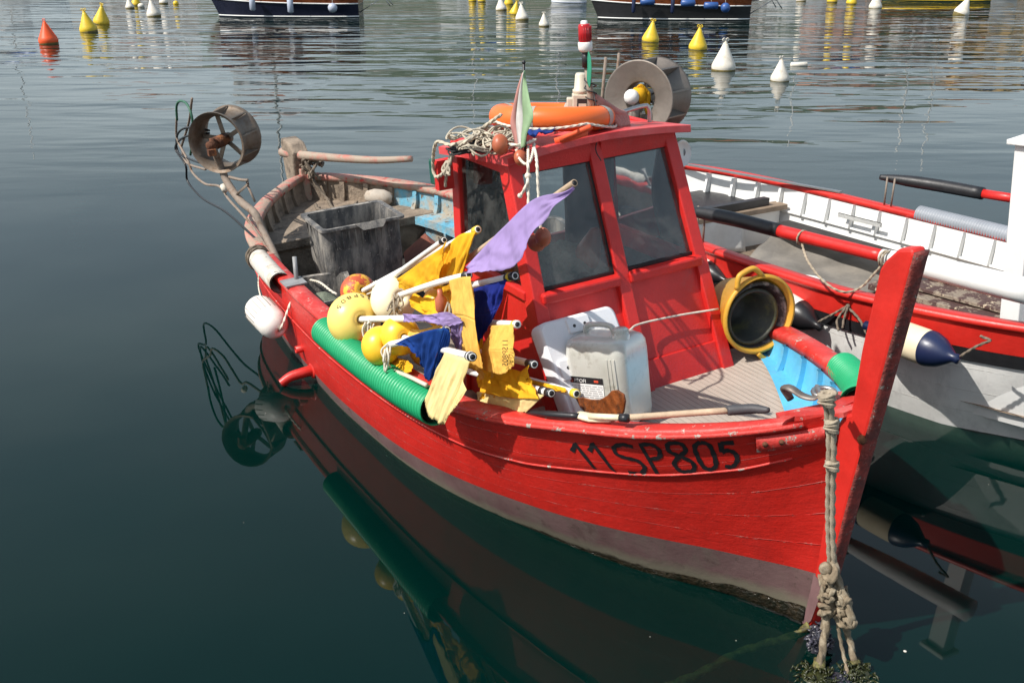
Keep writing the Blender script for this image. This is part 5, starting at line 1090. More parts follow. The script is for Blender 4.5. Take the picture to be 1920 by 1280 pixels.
# jerrycan: broad labelled face toward port-bow, leaning back on the wheelhouse
jb = RB.Z(1150, 782, DK+.005)
az = RAD(66)     # yaw
ez_ = nrm(V(-.17, -.02, 1)); ex = V(math.sin(az), -math.cos(az), 0); ex = nrm(ex-ez_*(ex@ez_)); ey2 = nrm(np.cross(ez_, ex)); J = [ex, ey2, ez_]
can = thing('jerrycan', RB(jb), 'large cloudy white plastic jerrycan with a white and black label on the foredeck', 'jerrycan')
hx, hy = .172, .135
m = MB(RB); rbox(m, jb, J, [(.0, hx*.9, hy*.88, .05), (.015, hx*.98, hy*.97, .06), (.05, hx, hy, .06), (.16, hx*.99, hy*.985, .055), (.28, hx, hy, .055), (.345, hx*1.0, hy*1.0, .055), (.385, hx*.985, hy*.975, .055), (.41, hx*.93, hy*.90, .06), (.425, hx*.80, hy*.74, .06), (.43, hx*.5, hy*.5, .05)], 8)
for q in range(3):
    m.beam(jb+J[0]*(hx*.52+.022*q)+J[1]*(hy-.003)+J[2]*.06, jb+J[0]*(hx*.50+.020*q)+J[1]*(hy-.003)+J[2]*.34, .010, .014, J[1])
cb = m.build('can_body', 'can', can)
m = MB(RB); q = jb+J[2]*.435; m.tube([q-J[0]*.11+J[2]*-.02, q-J[0]*.10+J[2]*.025, q-J[0]*.06+J[2]*.035, q+J[0]*.02+J[2]*.035, q+J[0]*.05+J[2]*.02, q+J[0]*.065+J[2]*-.02], [.016, .015, .013, .013, .015, .017], 10, sm=4); m.build('can_handle', 'can', can)
m = MB(RB); q = jb+J[0]*.112+J[2]*.424+J[1]*.03; m.lathe([(.044, -.02), (.044, .012), (.038, .014), (.036, .038), (.030, .045), (.001, .046)], q, J[2], 24)
for i in range(24): a_ = i*math.pi/12; m.beam(q+(J[0]*math.cos(a_)+J[1]*math.sin(a_))*.037+J[2]*.014, q+(J[0]*math.cos(a_)+J[1]*math.sin(a_))*.037+J[2]*.038, .003, .003)
m.build('screw_cap', 'can', can)
def JP(x, z, o=.002): return jb+J[0]*x+J[2]*z+J[1]*(hy+o)
m = MB(RB); m.add([JP(-.135, .055), JP(.055, .055), JP(.055, .245), JP(-.135, .245)], [(0, 1, 2, 3)], 0, False); lb = m.build('paper_label', 'paper', can)
m = MB(RB); m.add([JP(-.135, .212, .003), JP(.055, .212, .003), JP(.055, .245, .003), JP(-.135, .245, .003)], [(0, 1, 2, 3)], 0, False); m.build('label_band', 'labelblack', lb)
m = MB(RB); put_text(m, 'PROFI', lambda x, y: JP(-.075+x, .226+y, .0045), .026); m.build('label_word', 'paper', lb)
m = MB(RB); put_text(m, 'G', lambda x, y: JP(-.125+x, .226+y, .0045), .028); m.add([JP(.005, .222, .0045), JP(.03, .222, .0045), JP(.03, .233, .0045), JP(.005, .233, .0045)], [(0, 1, 2, 3)], 0, False); m.build('label_logo', 'labelred', lb)
m = MB(RB)
for i in range(13):
    z = .198-.011*i; x = -.128
    while x < .045: w_ = rnd.uniform(.012, .04); m.add([JP(x, z, .003), JP(min(x+w_, .05), z, .003), JP(min(x+w_, .05), z+.004, .003), JP(x, z+.004, .003)], [(0, 1, 2, 3)], 0, False); x += w_+.006
m.build('label_print', 'lettertext', lb)
# foam box lid leaning on the front wall
TL, TR, BR, BL = [RB.S(1003, 580, sf(1.10)+.10), RB.S(1137, 553, sf(1.14)+.10), None, None]
TL = F_(1.14, .575, .075); TR = F_(1.14, .135, .075); BL = F_(.67, .55, .17); BR = F_(.67, .11, .17)
def q_uv(px_, py_): return px_
fx = nrm(TR-TL); fz = nrm(TL-BL); fy = nrm(np.cross(fz, fx)); FW, FH = np.linalg.norm(TR-TL), np.linalg.norm(TL-BL)
if (RB.loc(V(0, 0, CAM_H))-TL)@fy < 0: fy = -fy
lid = thing('foam_box', RB((BL+BR)/2), 'white foam fish box standing on end against the wheelhouse front', 'foam box')
m = MB(RB); out_ = rrect(FW/2, FH/2, FW/2, FH/2, 0, .045, 6); P2 = lambda p, d: BL+fx*p[0]+fz*p[1]+fy*d
rows = [[P2(p, -.10) for p in out_], [P2(p, -.01) for p in out_], [P2(p, 0) for p in rrect(FW/2, FH/2, FW/2-.012, FH/2-.012, 0, .04, 6)]]
m.grid(rows, closed=True); m.add(rows[-1], [tuple(range(24))], 0, False); m.add(rows[0], [tuple(range(24))[::-1]], 0, False)
m.build('box_body', 'styro', lid)
def emb(x0, y0, x1, y1, h=.012):
    m = MB(RB); a_ = rrect((x0+x1)/2, (y0+y1)/2, (x1-x0)/2, (y1-y0)/2, 0, .012, 5); b_ = rrect((x0+x1)/2, (y0+y1)/2, (x1-x0)/2-.006, (y1-y0)/2-.006, 0, .010, 5)
    rows = [[P2(p, -.002) for p in a_], [P2(p, h*.8) for p in a_], [P2(p, h) for p in b_]]; m.grid(rows, closed=True); m.add(rows[-1], [tuple(range(20))], 0, False); m.build('raised_pad', 'styro', lid)
for r_ in ((.15, FH-.09, .28, FH-.012), (.03, .24, .115, .345), (.135, .24, .195, .345), (.215, .24, .275, .345), (.295, .24, .375, .345), (.03, .03, .16, .20), (.19, .03, .36, .20)): emb(*r_)
for (x, y) in ((.185, FH-.055), (.245, FH-.055), (.075, .30), (.165, .30), (.245, .30), (.335, .30), (.165, .12)):
    m = MB(RB); m.lathe([(.0085, .0125), (.0085, .013), (.0005, .013)], P2((x, y), 0), fy, 12); m.build('drain_hole', 'black', lid)
# elastic cord across the wheelhouse front
m = MB(RB); m.tube([F_(.98, .56, .03), F_(.985, .50, .09), F_(1.0, .30, .10), F_(1.01, .10, .10), F_(1.0, -.01, .035), F_(.985, -.25, .02), F_(.965, -.52, .03)], .0055, 8, sm=6); m.tube([F_(.98, .54, .045), F_(.93, .51, .10), F_(.85, .50, .12), F_(.80, .50, .13)], .005, 8, sm=4); tag(m.build('elastic_cord', 'rope_w'), 'pale cord stretched across the wheelhouse front over the foam box', 'cord')
# rusty brown plate, sticks on the near rail
m = MB(RB); Z_ = lambda x, y, z=.80: RB.Z(x, y, z)
rp = [(1082, 745), (1095, 744), (1110, 748), (1128, 748), (1142, 740), (1150, 731), (1160, 730), (1172, 738), (1175, 752), (1172, 772), (1165, 782), (1125, 781), (1105, 776), (1092, 764)]
bb = RB.Z(1130, 782, .83)[1]-.03; m.prism([RB.B(x, y, bb) for x, y in rp][::-1], V(0, .012, 0)); tag(m.build('rusty_plate', 'rustcloth', bevel=.004), 'glossy rust brown plate propped in front of the jerrycan', 'plate')
def rail(px_, py_, dz=.035):
    z = .8
    for _ in range(12): p = RB.Z(px_, py_, z); z = hz(min(.0, p[0]))+dz
    return RB.Z(px_, py_, z)
bh = thing('boat_brush', RB(rail(1170, 784)), 'long wooden handle with dark grey grip lying on the near bow rail', 'handle')
m = MB(RB); m.tube([rail(1172, 783, .06), rail(1270, 776, .05), rail(1368, 769, .05)], .014, 12, sm=3); m.build('handle', 'wood', bh)
m = MB(RB); m.tube([rail(1362, 770, .05), rail(1368, 769, .05), rail(1410, 766, .045), rail(1432, 768, .04), rail(1442, 768, .04)], [.016, .022, .021, .016, .010], 12, sm=3); m.build('rubber_grip', 'grey' if False else paint('dark grey rubber grip', (.05, .05, .055), .6), bh)
br = thing('paint_brush', RB(rail(1110, 782)), 'stick with pale painted end and black tie lying beside the rusty plate', 'stick')
m = MB(RB); m.tube([rail(1085, 777, .04), rail(1110, 783, .035), rail(1145, 787, .03)], [.028, .034, .02], 12, sm=4, squash=.5); m.tube([rail(1105, 780, .05), rail(1168, 783, .06)], .014, 10); m.build('stick', 'creamfender', br)
m = MB(RB); m.tube([rail(1163, 783, .062), rail(1178, 784, .062)], .019, 10); m.build('black_tie', 'tape_b', br)
m = MB(RB); m.tube([rail(990, 773, .02), rail(1030, 776, .04), rail(1086, 780, .04)], [.010, .016, .014], 10, sm=4); tag(m.build('taped_stick', 'tape_b'), 'black taped stick lying inside the near rail', 'stick')
# nested tubs by the wheelhouse
yc = RB.Z(1411, 590, DK+.262); yc = yc+V(.03, -.03, .0)
YA = nrm(V(1, .14, .05))
def bucket(c, R_, r2, dep, mat, label, name='round_tub', rim=True, handles=False, inmat=None, wall=.006):
    t = thing(name, RB(c-YA*dep*.5), label, 'tub', 'nested round tubs'); m = MB(RB)
    m.lathe([(R_, 0), (R_+.012, -.004), (R_+.014, -.018), (R_+.002, -.022), (r2, -dep), (.001, -dep)], c, YA, 44); m.lathe([(R_, 0), (R_-wall, -.002), (r2-wall, -dep+.01), (.001, -dep+.01)], c, YA, 44, mi=1)
    m.build('tub_body', [mat, inmat or mat], t)
    if handles:
        a = nrm(V(0, .33, 1)-YA*(V(0, .33, 1)@YA)); b = np.cross(YA, a)
        for sg in (1, -1):
            m = MB(RB); q = c+a*sg*(R_+.005)-YA*.01
            m.tube([q-b*.08-a*sg*.01, q-b*.055+a*sg*.04, q-b*.03+a*sg*.055, q+b*.03+a*sg*.055, q+b*.055+a*sg*.04, q+b*.08-a*sg*.01], [.014, .015, .015, .015, .015, .014], 10, sm=4); m.build('tub_handle', mat, t)
    return t
bucket(yc, .208, .125, .32, 'yellowtub', 'yellow two handled tub lying on its side against the wheelhouse', handles=True)
bucket(yc+YA*-.03+V(0, -.0, -.018)*1, .180, .115, .26, 'tubmid', 'spattered black bucket nested inside the yellow tub', inmat='tubmid')
bucket(yc+YA*-.02+V(0, .034, -.010), .144, .11, .24, 'tubinner', 'smallest grimy bucket nested innermost in the yellow tub', inmat='tubinner')
# ---- roof gear
lr = thing('life_ring', RB((-1.93, .10, 1.99)), 'orange life ring with grey tape bands lying on the wheelhouse roof', 'life ring')
rc = V(-1.95, .095, 1.995); _v = nrm(rc-RB.loc(V(0, 0, CAM_H))); _up = RB.R@V(0, 0, 1); rn = nrm(_up-_v*(_up@_v)+RB.R@V(0.0, -.05, 0)); a_, b_ = frame_of(rn); RR, rr_ = .268, .060
m = MB(RB); m.tube([rc+(a_*math.cos(t)+b_*math.sin(t))*RR for t in np.linspace(0, 2*math.pi, 61)[:-1]], rr_, 24, closed=True); m.build('ring_body', 'orange', lr)
for t0 in range(4):
    m = MB(RB); t1 = .42+t0*math.pi/2+.5; m.tube([rc+(a_*math.cos(t)+b_*math.sin(t))*RR for t in np.linspace(t1-.09, t1+.09, 6)], rr_+.0015, 24, cap=False); m.build('tape_band', 'tape_grey', lr)
m = MB(RB); t = 3.9; q = rc+(a_*math.cos(t)+b_*math.sin(t))*RR
gl_ = []
for i in range(48): t = i*2*math.pi/48; gl_.append(rc+(a_*math.cos(t)+b_*math.sin(t))*(RR+rr_+.004-.0*math.sin(t*4))-rn*(.02+.025*abs(math.sin(t*2))))
m.rope(gl_, .006, 2, closed=True); m.build('grab_line', 'rope_w', lr)
def rz(px_, py_, z=1.94): return RB.Z(px_, py_, z)
m = MB(RB); c_ = rz(912, 262, 1.955)
for i in range(34):
    cx_ = c_+V(rnd.uniform(-.10, .12), rnd.uniform(-.14, .12), rnd.uniform(-.02, .035)); ra, rb_ = rnd.uniform(.04, .13), rnd.uniform(.04, .10); ph = rnd.uniform(0, 3.1); tz = rnd.uniform(-.18, .18)
    m.tube([cx_+V(ra*math.cos(t)*math.cos(ph)-rb_*math.sin(t)*math.sin(ph), ra*math.cos(t)*math.sin(ph)+rb_*math.sin(t)*math.cos(ph), .02*math.sin(t*2+i)+tz*ra*math.cos(t)) for t in np.linspace(0, rnd.uniform(4, 6.2), 16)], .0050, 6)
m.rope([rz(940, 215, 2.08), rz(905, 240, 2.0), rz(875, 262, 1.97), rz(845, 272, 1.94), rz(818, 268, 1.93), pg(812, 310, .66), pg(818, 332, .66), pg(838, 318, .66), pg(850, 290, .64), rz(862, 268, 1.95)], .008)
m.rope([rz(880, 262, 1.97), pg(850, 285, .62), pg(842, 300, .64), pg(838, 318, .64), pg(835, 350, .63)], .007); m.rope([rz(900, 250, 2.0), rz(870, 268, 1.97), pg(846, 292, .63), pg(838, 330, .64)], .007)
for i in range(7): m.tube([pg(840+rnd.uniform(-4, 4), 302, .65), pg(836+rnd.uniform(-8, 8), 318, .66), pg(838+rnd.uniform(-8, 8), 328, .66)], .006, 5, sm=3)
tag(m.build('rope_coil', paint('dirty white braided rope', (.50, .44, .34), .9, .4, 14, .8, 220, gd=.003)), 'tangled off white rope heaped on the port corner of the roof', 'rope')
m = MB(RB); c_ = rz(890, 283, 1.885)
for i in range(22):
    cx_ = c_+V(rnd.uniform(-.02, .02), rnd.uniform(-.03, .03), .010+rnd.uniform(0, .035)); ra = rnd.uniform(.05, .10)
    m.tube([cx_+V(ra*.7*math.cos(t), ra*1.3*math.sin(t), .008*math.sin(3*t+i)) for t in np.linspace(0, 6.2, 18)], .005, 5)
tag(m.build('black_twine', 'netblack'), 'coil of black twine under the grab rail on the roof', 'twine')
def tfloat(p, r, ax, lab, nm='net_float', st=.8): m = MB(RB); m.lathe([(r*.16, -r*st*.6)]+[(r*math.cos(RAD(a)), r*st*math.sin(RAD(a))) for a in np.linspace(-76, 76, 16)]+[(r*.16, r*st*.6)], p, ax, 24); return tag(m.build(nm, 'smallfloat'), lab, 'net float', 'terracotta net floats')
pf = rz(938, 271, 1.97); tfloat(pf, .050, (.5, -.6, .1), 'largest terracotta net float, sitting on the roof edge by the flagstaff')
tfloat(pg(977, 296, .50), .040, (.8, -.5, .3), 'terracotta net float hanging just under the roof edge')
tfloat(pg(1006, 455, .66), .040, (.5, -.6, -.6), 'left one of two terracotta net floats dangling before the window', st=1.05); tfloat(pg(1018, 445, .66), .036, (.1, .1, 1), 'right one of two terracotta net floats dangling before the window', st=1.25)
m = MB(RB); m.rope([pf+V(.02, -.03, 0), rz(975, 272, 1.97), rz(1005, 262, 1.96)], .007); m.rope([rz(968, 280, 1.95), pg(972, 295, .52), pg(985, 308, .58), pg(995, 300, .58), rz(1002, 270, 1.96)], .006)
m.rope([rz(990, 275, 1.95), pg(990, 305, .6), pg(990, 330, .62), pg(988, 345, .64), pg(977, 366, .66)], .006); m.rope([rz(1000, 272, 1.95), pg(1006, 300, .6), pg(1010, 370, .64), pg(1014, 435, .66)], .006); m.rope([pg(990, 328, .62), pg(991, 372, .64), pg(990, 385, .65)], .006)
m.ball(pg(990, 330, .62), .016, 10); m.ball(pg(975, 367, .66), .012, 10); tag(m.build('cord_bundle', 'rope_w'), 'off white cords hanging from the roof edge before the left pane', 'cord')
fs = thing('courtesy_flag', RB(rz(985, 285, 1.93)), 'faded green white and pink flag on a thin black staff at the roof edge', 'flag')
fp0 = rz(985, 288, 1.92); fb = fp0[1]; m = MB(RB); m.tube([fp0, RB.B(984, 210, fb), RB.B(982, 118, fb)], .0065, 8); m.ball(RB.B(982, 117, fb), .010, 8); m.build('flagstaff', 'black', fs)
Lf = [(979, 138), (970, 165), (962, 200), (957, 232), (964, 262), (968, 285)]; Rt = [(984, 132), (988, 160), (994, 192), (1000, 220), (989, 248), (984, 275)]
for k_, (u0, u1, mt) in enumerate(((0, .25, 'c_pink'), (.25, .55, 'c_white'), (.55, 1, 'c_pgreen'))):
    e = lambda u, wv: [RB.B(a[0]*(1-u)+b[0]*u, (a[1]*(1-u)+b[1]*u), fb+.03+wv*.4*math.sin(i*1.1+u*4)) for i, (a, b) in enumerate(zip(Lf, Rt))]
    m = MB(RB); m.grid([[x, (x+y)/2, y] for x, y in zip(smooth(e(u0, .02), 5), smooth(e(u1, .02), 5))]); m.build('flag_stripe', mt, fs, solid=.002)
m = MB(RB); q = pm+V(-.003, .01, .40)
m.grid([[RB.B(1094, 92, q[1]), RB.B(1106, 93, q[1]+.02)], [RB.B(1097, 115, q[1]), RB.B(1110, 118, q[1]+.03)], [RB.B(1098, 140, q[1]+.01), RB.B(1110, 142, q[1]+.03)], [RB.B(1102, 162, q[1]+.02), RB.B(1107, 172, q[1]+.02)]]); m.build('pennant', 'c_green', BO, solid=.002, sub=1)
m = MB(RB); q = rz(1020, 258, 1.95); m.grid([[q+V(.0+x*.12+.01*rnd.random(), y*.2, .015+.03*noise.noise(Vector((x*5, y*6, 1)))+.025) for y in np.linspace(-.5, .5, 12)] for x in np.linspace(-.5, .5, 9)]); tag(m.build('blue_rag', 'bluerag', solid=.006), 'crumpled blue rag under the life ring', 'rag')
m = MB(RB); m.tube([rz(1050, 262, 1.96), rz(1080, 250, 1.98), rz(1108, 238, 2.02)], .008, 6, squash=2); m.tube([rz(1040, 266, 1.94), rz(1075, 256, 1.96), rz(1100, 248, 1.97)], .010, 6, squash=2); tag(m.build('orange_strap', 'orangestrap'), 'orange strap lying on the roof in front of the life ring', 'strap')
m = MB(RB); p0_ = rz(1145, 240, 1.96)
for i in range(5): m.tube([pm+V(0, -.02, .10+.02*i), pm+V(-.02, -.08-.02*i, .12-.01*i), pm+V(-.02, -.14-.02*i, .05), pm+V(.02, -.17-.01*i, .0)], [.016, .02, .018, .014], 8, sm=4)
tag(m.build('pink_cloth', 'c_pink'), 'faded pink cloth tied round the foot of the lamp mast', 'cloth')
m = MB(RB)
for i in range(5): m.tube([pm+V(.03*math.cos(t+i), .03*math.sin(t+i), .02+.05*i+.01*t) for t in np.linspace(0, 6, 10)], .0035, 5)
m.tube([pm+V(.03, 0, .2), pm+V(.10, .02, .03), F_(1.86, .02, .05), F_(1.80, .0, .045)], .003, 5, sm=4); m.build('wire', 'black', BO)
# yellow gloves / rag tied to the reel motor
kp = hc2-HB*.06; yr = thing('yellow_rag', RB(kp), 'yellow rag with a white cap tied over the reel motor', 'rag')
m = MB(RB); m.ball(kp+V(.0, .015, .02), .048, 16); m.build('white_cap', 'tape_w', yr)
m = MB(RB); m.grid(flag_rows([kp+V(-.02, -.02, .06), kp+V(0, -.06, .09), kp+V(.01, -.12, .03)], [kp+V(-.01, -.02, -.03), kp+V(0, -.07, -.05), kp+V(.0, -.10, -.12)], rip=.02, seed=40)); m.ball(kp+V(-.02, -.05, .02), .05, 12); m.build('rag_cloth', 'c_yellow', yr, solid=.008)
# inside the wheelhouse
m = MB(RB); rows = []
for i in range(18):
    r = []
    for j in range(18):
        x, y = i/17-.5, j/17-.5; r.append(V(-1.78+x*.36, .18+y*.5, 1.16+.22*math.exp(-(x*2.2)**2-(y*2.4)**2)+.04*noise.noise(Vector((x*7, y*7, 0)))))
    rows.append(r)
m.grid(rows[::-1]); tag(m.build('net_heap', 'netgreen'), 'grey green net heaped behind the left front pane', 'net')
m = MB(RB); m.lathe([(.07, -.07), (.075, .0), (.03, .14), (.001, .16)], V(-1.70, .06, 1.30), (.2, -.3, 1), 14); tag(m.build('orange_cone_float', 'smallfloat'), 'brownish orange cone shaped float behind the left front pane', 'float')
m = MB(RB); m.grid([[V(-2.05+.03*math.sin(z*9+y*4), -.18+y*(.22+.12*math.sin((1.85-z)*3)), z) for y in np.linspace(-.5, .5, 9)] for z in np.linspace(1.82, 1.05, 14)]); tag(m.build('dark_coat', paint('dark oilskin', (.02, .02, .024), .6), solid=.04), 'dark coat hanging inside the wheelhouse behind the right front pane', 'coat')
m = MB(RB); m.box((-1.85, 0, .9), (.5, .9, .5)); m.build('console', 'dark_wood', BO, bevel=.02)
# ---- bow mooring ropes
mo = thing('mooring_rope', RB(pg(1556, 900, .12)), 'knotted pale rope hanging from the bow shackle down to the water', 'rope')
tp = pg(1553, 742, .20)
m = MB(RB)
r0 = [pg(1548, 735, .17), pg(1551, 752, .24), pg(1557, 790, .22), pg(1559, 850, .20), pg(1558, 900, .17), pg(1557, 980, .14), pg(1560, 1055, .11)]
m.rope([p+V(-.009, .003, 0) for p in r0], .0098); m.rope([p+V(.009, -.003, 0) for p in r0], .0098); m.build('double_line', 'rope', mo)
def knot(c, r, t_=.010, n=3):
    m = MB(RB)
    for i in range(n): m.rope([c+V(r*math.cos(a), r*.8*math.sin(a), (i-(n-1)/2)*t_*1.7+.3*r*math.sin(a+i)) for a in np.linspace(0, 6.28, 10)[:-1]], t_, 3, closed=True)
    m.build('knot', 'rope', mo)
knot(pg(1550, 748, .245), .026); knot(pg(1559, 797, .215), .021, .010); knot(pg(1560, 872, .19), .021, .010, 2)
m = MB(RB); wr = lambda x, y, b=.1: RB.B(x, y, b)
m.ball(wr(1549, 1066, .13), .030, 12); m.rope([wr(1560, 1050), wr(1568, 1072, .13), wr(1556, 1088, .15), wr(1548, 1075, .14)], .014)
for i in range(16):
    c_ = wr(1552+rnd.uniform(-6, 10), 1085+i*4.5, .11+rnd.uniform(-.02, .03)); m.rope([c_+V(.024*math.cos(t+i), .020*math.sin(t+i), rnd.uniform(-.02, .02)) for t in np.linspace(0, 4.5, 8)], .0095, 3)
for i in range(12):
    c_ = wr(1572+i*1.8+rnd.uniform(-6, 6), 1100+i*6, .09+rnd.uniform(-.02, .02)); m.rope([c_+V(.022*math.cos(t+i), .016*math.sin(t+i), rnd.uniform(-.02, .02)) for t in np.linspace(0, 4.5, 8)], .0095, 3)
m.rope([wr(1568, 1078), wr(1580, 1110), wr(1592, 1140), wr(1596, 1165), wr(1580, 1172), wr(1570, 1150)], .014); m.build('knot_cluster', 'rope_m', mo)
def wl_(x, y, z): return RB.loc(W(x, y, z))
m = MB(RB); m.rope([wr(1556, 1110, .12), wr(1552, 1150, .11), wl_(1544, 1205, .10), wl_(1536, 1250, .0), wl_(1533, 1268, -.2)], .0145); m.rope([wr(1582, 1165), wl_(1592, 1195, .10), wl_(1601, 1235, .03), wl_(1608, 1262, -.1)], .0125); m.rope([wr(1550, 1115, .13), wr(1545, 1160, .1), wr(1541, 1190, .1)], .009); m.rope([wr(1568, 1150), wl_(1578, 1210, .08), wl_(1590, 1262, .0)], .007); m.build('hanging_line', 'rope_m', mo)
m = MB(RB); m.rope([wl_(1539, 1235, .03), wl_(1535, 1255, .0), wl_(1533, 1275, -.1)], .022); m.build('algae_coat', 'rope_a', mo); m = MB(RB); m.rope([wl_(1602, 1238, .03), wl_(1607, 1262, -.05)], .019); m.build('algae_coat', 'rope_a', mo)
def clump(name, cx, cy, n, R_, mat, label, z0=.02, shells=True, rz_=.1):
    m = MB(WF); c_ = W(cx, cy, z0)
    for i in range(n):
        d = V(rnd.gauss(0, 1), rnd.gauss(0, 1), rnd.gauss(0, 1)); d = nrm(d); p = c_+d*V(R_, R_, rz_)*rnd.uniform(.5, 1); ax = nrm(V(rnd.gauss(0, 1), rnd.gauss(0, 1), rnd.gauss(0, 1)))
        if shells: m.lathe([(.001, -.016), (.007, -.009), (.0085, .0), (.005, .010), (.001, .014)], p, ax, 6, sy=.55)
        else: m.tube([p, p+ax*.025, p+ax*.03+V(rnd.uniform(-.02, .02), rnd.uniform(-.02, .02), -.02)], [.005, .004, .001], 5)
    m.lathe([(.001, -rz_*.8), (R_*.6, -rz_*.5), (R_*.75, 0), (R_*.5, rz_*.6), (.001, rz_*.8)], c_, (0, 0, 1), 10); return tag(m.build(name, mat), label, 'mussels' if shells else 'seaweed')
clump('mussel_clump', 1536, 1203, 260, .055, 'mussel', 'grey blue clump of mussels hanging beside the bow rope', .04, rz_=.10)
clump('seaweed_clump', 1530, 1272, 260, .10, 'weed', 'weedy clump at the waterline under the left mooring line', -.01, False, .03)
clump('seaweed_clump', 1608, 1265, 240, .08, 'weed', 'weedy clump at the waterline under the right mooring line', -.01, False, .035)
clump('mussel_clump', 1570, 1275, 120, .09, 'mussel', 'dark wet mussels at the bottom edge between the weedy clumps', -.02, rz_=.03)
m = MB(WF); m.rope([W(1518, 1172, .03), W(1490, 1190, -.02), W(1440, 1205, -.05), W(1380, 1225, -.08), W(1310, 1262, -.14), W(1240, 1290, -.2)], .016); tag(m.build('sunken_rope', 'rope_a'), 'brown weedy rope sinking away from the bow to the left', 'rope')
m = MB(WF); p = W(1697, 1220, .002); m.ball(p, .008, 8, st=.4); tag(m.build('floating_leaf', 'dirtypvc'), 'pale leaf scrap floating right of the bow ropes', 'leaf')
# ------------------------------------------------------------------ the white open boat (own frame: t forward, b toward the red boat, z up)
S2 = [(-3.35, .0, .80), (-3.2, .28, .79), (-2.9, .62, .775), (-2.4, .90, .76), (-1.7, 1.04, .75), (-.6, 1.09, .745), (.3, 1.10, .745), (1.0, 1.06, .755), (1.9, .86, .80), (2.7, .52, .88), (3.4, .12, .97), (3.55, .02, 1.0)]
def hb2(t): return max(0., _interp(S2, t, 1))
def hz2(t): return _interp(S2, t, 2)
def hull2(u, v, side=1, off=0.):
    t = -3.35+6.9*u; b = hb2(t); z = hz2(t); bw = b*.80*min(1, max(.1, (1-u)*3.5)); tt = t*(1-.035*(1-v)) if v < 1 else t
    if v >= 0: bb = bw+(b-bw)*v**.75+.03*math.sin(math.pi*min(1, v))*min(1, (1-u)*4)*min(1, u*6)
    else: bb = bw*(1-(-v)**1.7)
    return V(tt, side*(max(bb, .01)+off), z*v if v >= 0 else .6*v)
wb = thing('open_boat', WB((0, 0, 0)), 'white open boat with red rails and a black rubbing strip, moored alongside', 'boat')
U2 = np.linspace(0, 1, 70)
def band(v0, v1, n, name, mat, off=0., sides=(1, -1)):
    m = MB(WB)
    for sd_ in sides:
        R_ = [[hull2(u, v, sd_, off) for v in np.linspace(v0, v1, n)] for u in U2]; m.grid(R_ if sd_ > 0 else [r[::-1] for r in R_], uv=(lambda a, b, q=(sd_ > 0): (a*7, v0+(v1-v0)*(b if q else 1-b))))
    return m.build(name, mat, wb)
band(-1, .68, 16, 'hull', 'white_hull'); band(.66, .765, 3, 'rubbing_strip', 'black', .014); band(.765, 1.0, 5, 'top_strake', 'red', .006)
for tt_ in (.55, 1.1, 1.6, 2.2):
    m = MB(WB); u = (tt_+3.35)/6.9; m.lathe([(.014, .0), (.012, .006), (.001, .008)], hull2(u, .715, 1, .014), (0, 1, 0), 10); m.build('strip_bolt', 'steel', wb)
for sd_ in (1, -1):
    rows = []
    for t in np.linspace(-3.33, 3.5, 90):
        b1, z = hb2(t)+.022, hz2(t); b0 = max(.0, hb2(t)-.075); pr = [(b1, z-.03), (b1+.006, z-.012), (b1, z+.008), (b1-.014, z+.016), (b0+.012, z+.016), (b0, z+.004), (b0, z-.035)]
        rows.append([V(t, sd_*a, c) for a, c in (pr if sd_ > 0 else pr[::-1])])
    m = MB(WB); m.grid(rows, closed=True); m.build('cap_rail', 'red', wb)
    rows = [[V(t, sd_*max(.0, hb2(t)-.07-.10*q*q), hz2(t)-.02-q*(hz2(t)-.16)) for q in np.linspace(0, 1, 6)][::sd_] for t in np.linspace(-3.3, 3.3, 60)]
    m = MB(WB); m.grid(rows); m.build('inner_planking', 'white', wb)
    m = MB(WB); m.tube([V(t, sd_*(hb2(t)-.098), hz2(t)-.24) for t in np.linspace(-2.7, 3.0, 50)], .022, 6, squash=.6); m.build('stringer', 'white', wb)
    for t in np.arange(-3.0, 3.0, .27):
        b = hb2(t); m = MB(WB); m.beam((t, sd_*(b-.085), hz2(t)-.035), (t, sd_*(b-.12), hz2(t)-.24), .045, .03, (1, 0, 0)); m.build('rib', 'white', wb)
rows = [[V(t, q*(hb2(t)-.12), .22) for q in np.linspace(-1, 1, 5)] for t in np.linspace(-3.2, 3.2, 30)]
m = MB(WB); m.grid(rows, sm=False); m.build('sole', 'plank2', wb)
# dark strip for the shadow line below the lining and stern compartment
zt = lambda x, y, z: WB.Z(x, y, z)
q = zt(1440, 392, .56); print('wb thwart', q, zt(1300, 400, .56), zt(1400, 372, .6))
tb_ = q[0]
m = MB(WB); m.box((tb_-.05, 0, .56), (.16, 1.88, .05)); m.build('thwart', paint('bare brown thwart', (.26, .19, .13), .7, .3, 8, .5, 50), wb, bevel=.008)
m = MB(WB); m.box((tb_-.55, 0, .53), (.86, 1.7, .03)); m.build('stern_deck', 'black', wb)
m = MB(WB); m.box((tb_-.06, 0, .36), (.03, 1.84, .36)); m.build('bulkhead', 'white', wb)
m = MB(WB); m.beam((tb_-.02, .55, .63), (tb_-.06, -.75, .62), .07, .07); m.build('black_pad', 'black', wb)
m = MB(WB); rows = []
for i in range(26):
    y = .95-1.35*i/25; rows.append([V(tb_+.02+.04*q_*q_+.022*math.sin(i*.8+q_)*q_, y, .55-q_*(.34+.03*math.sin(i*.5))) for q_ in np.linspace(0, 1, 8)])
m.grid(rows); tag(m.build('canvas_sheet', 'canvas', solid=.004), 'off white canvas sheet draped over the thwart of the white boat', 'canvas')
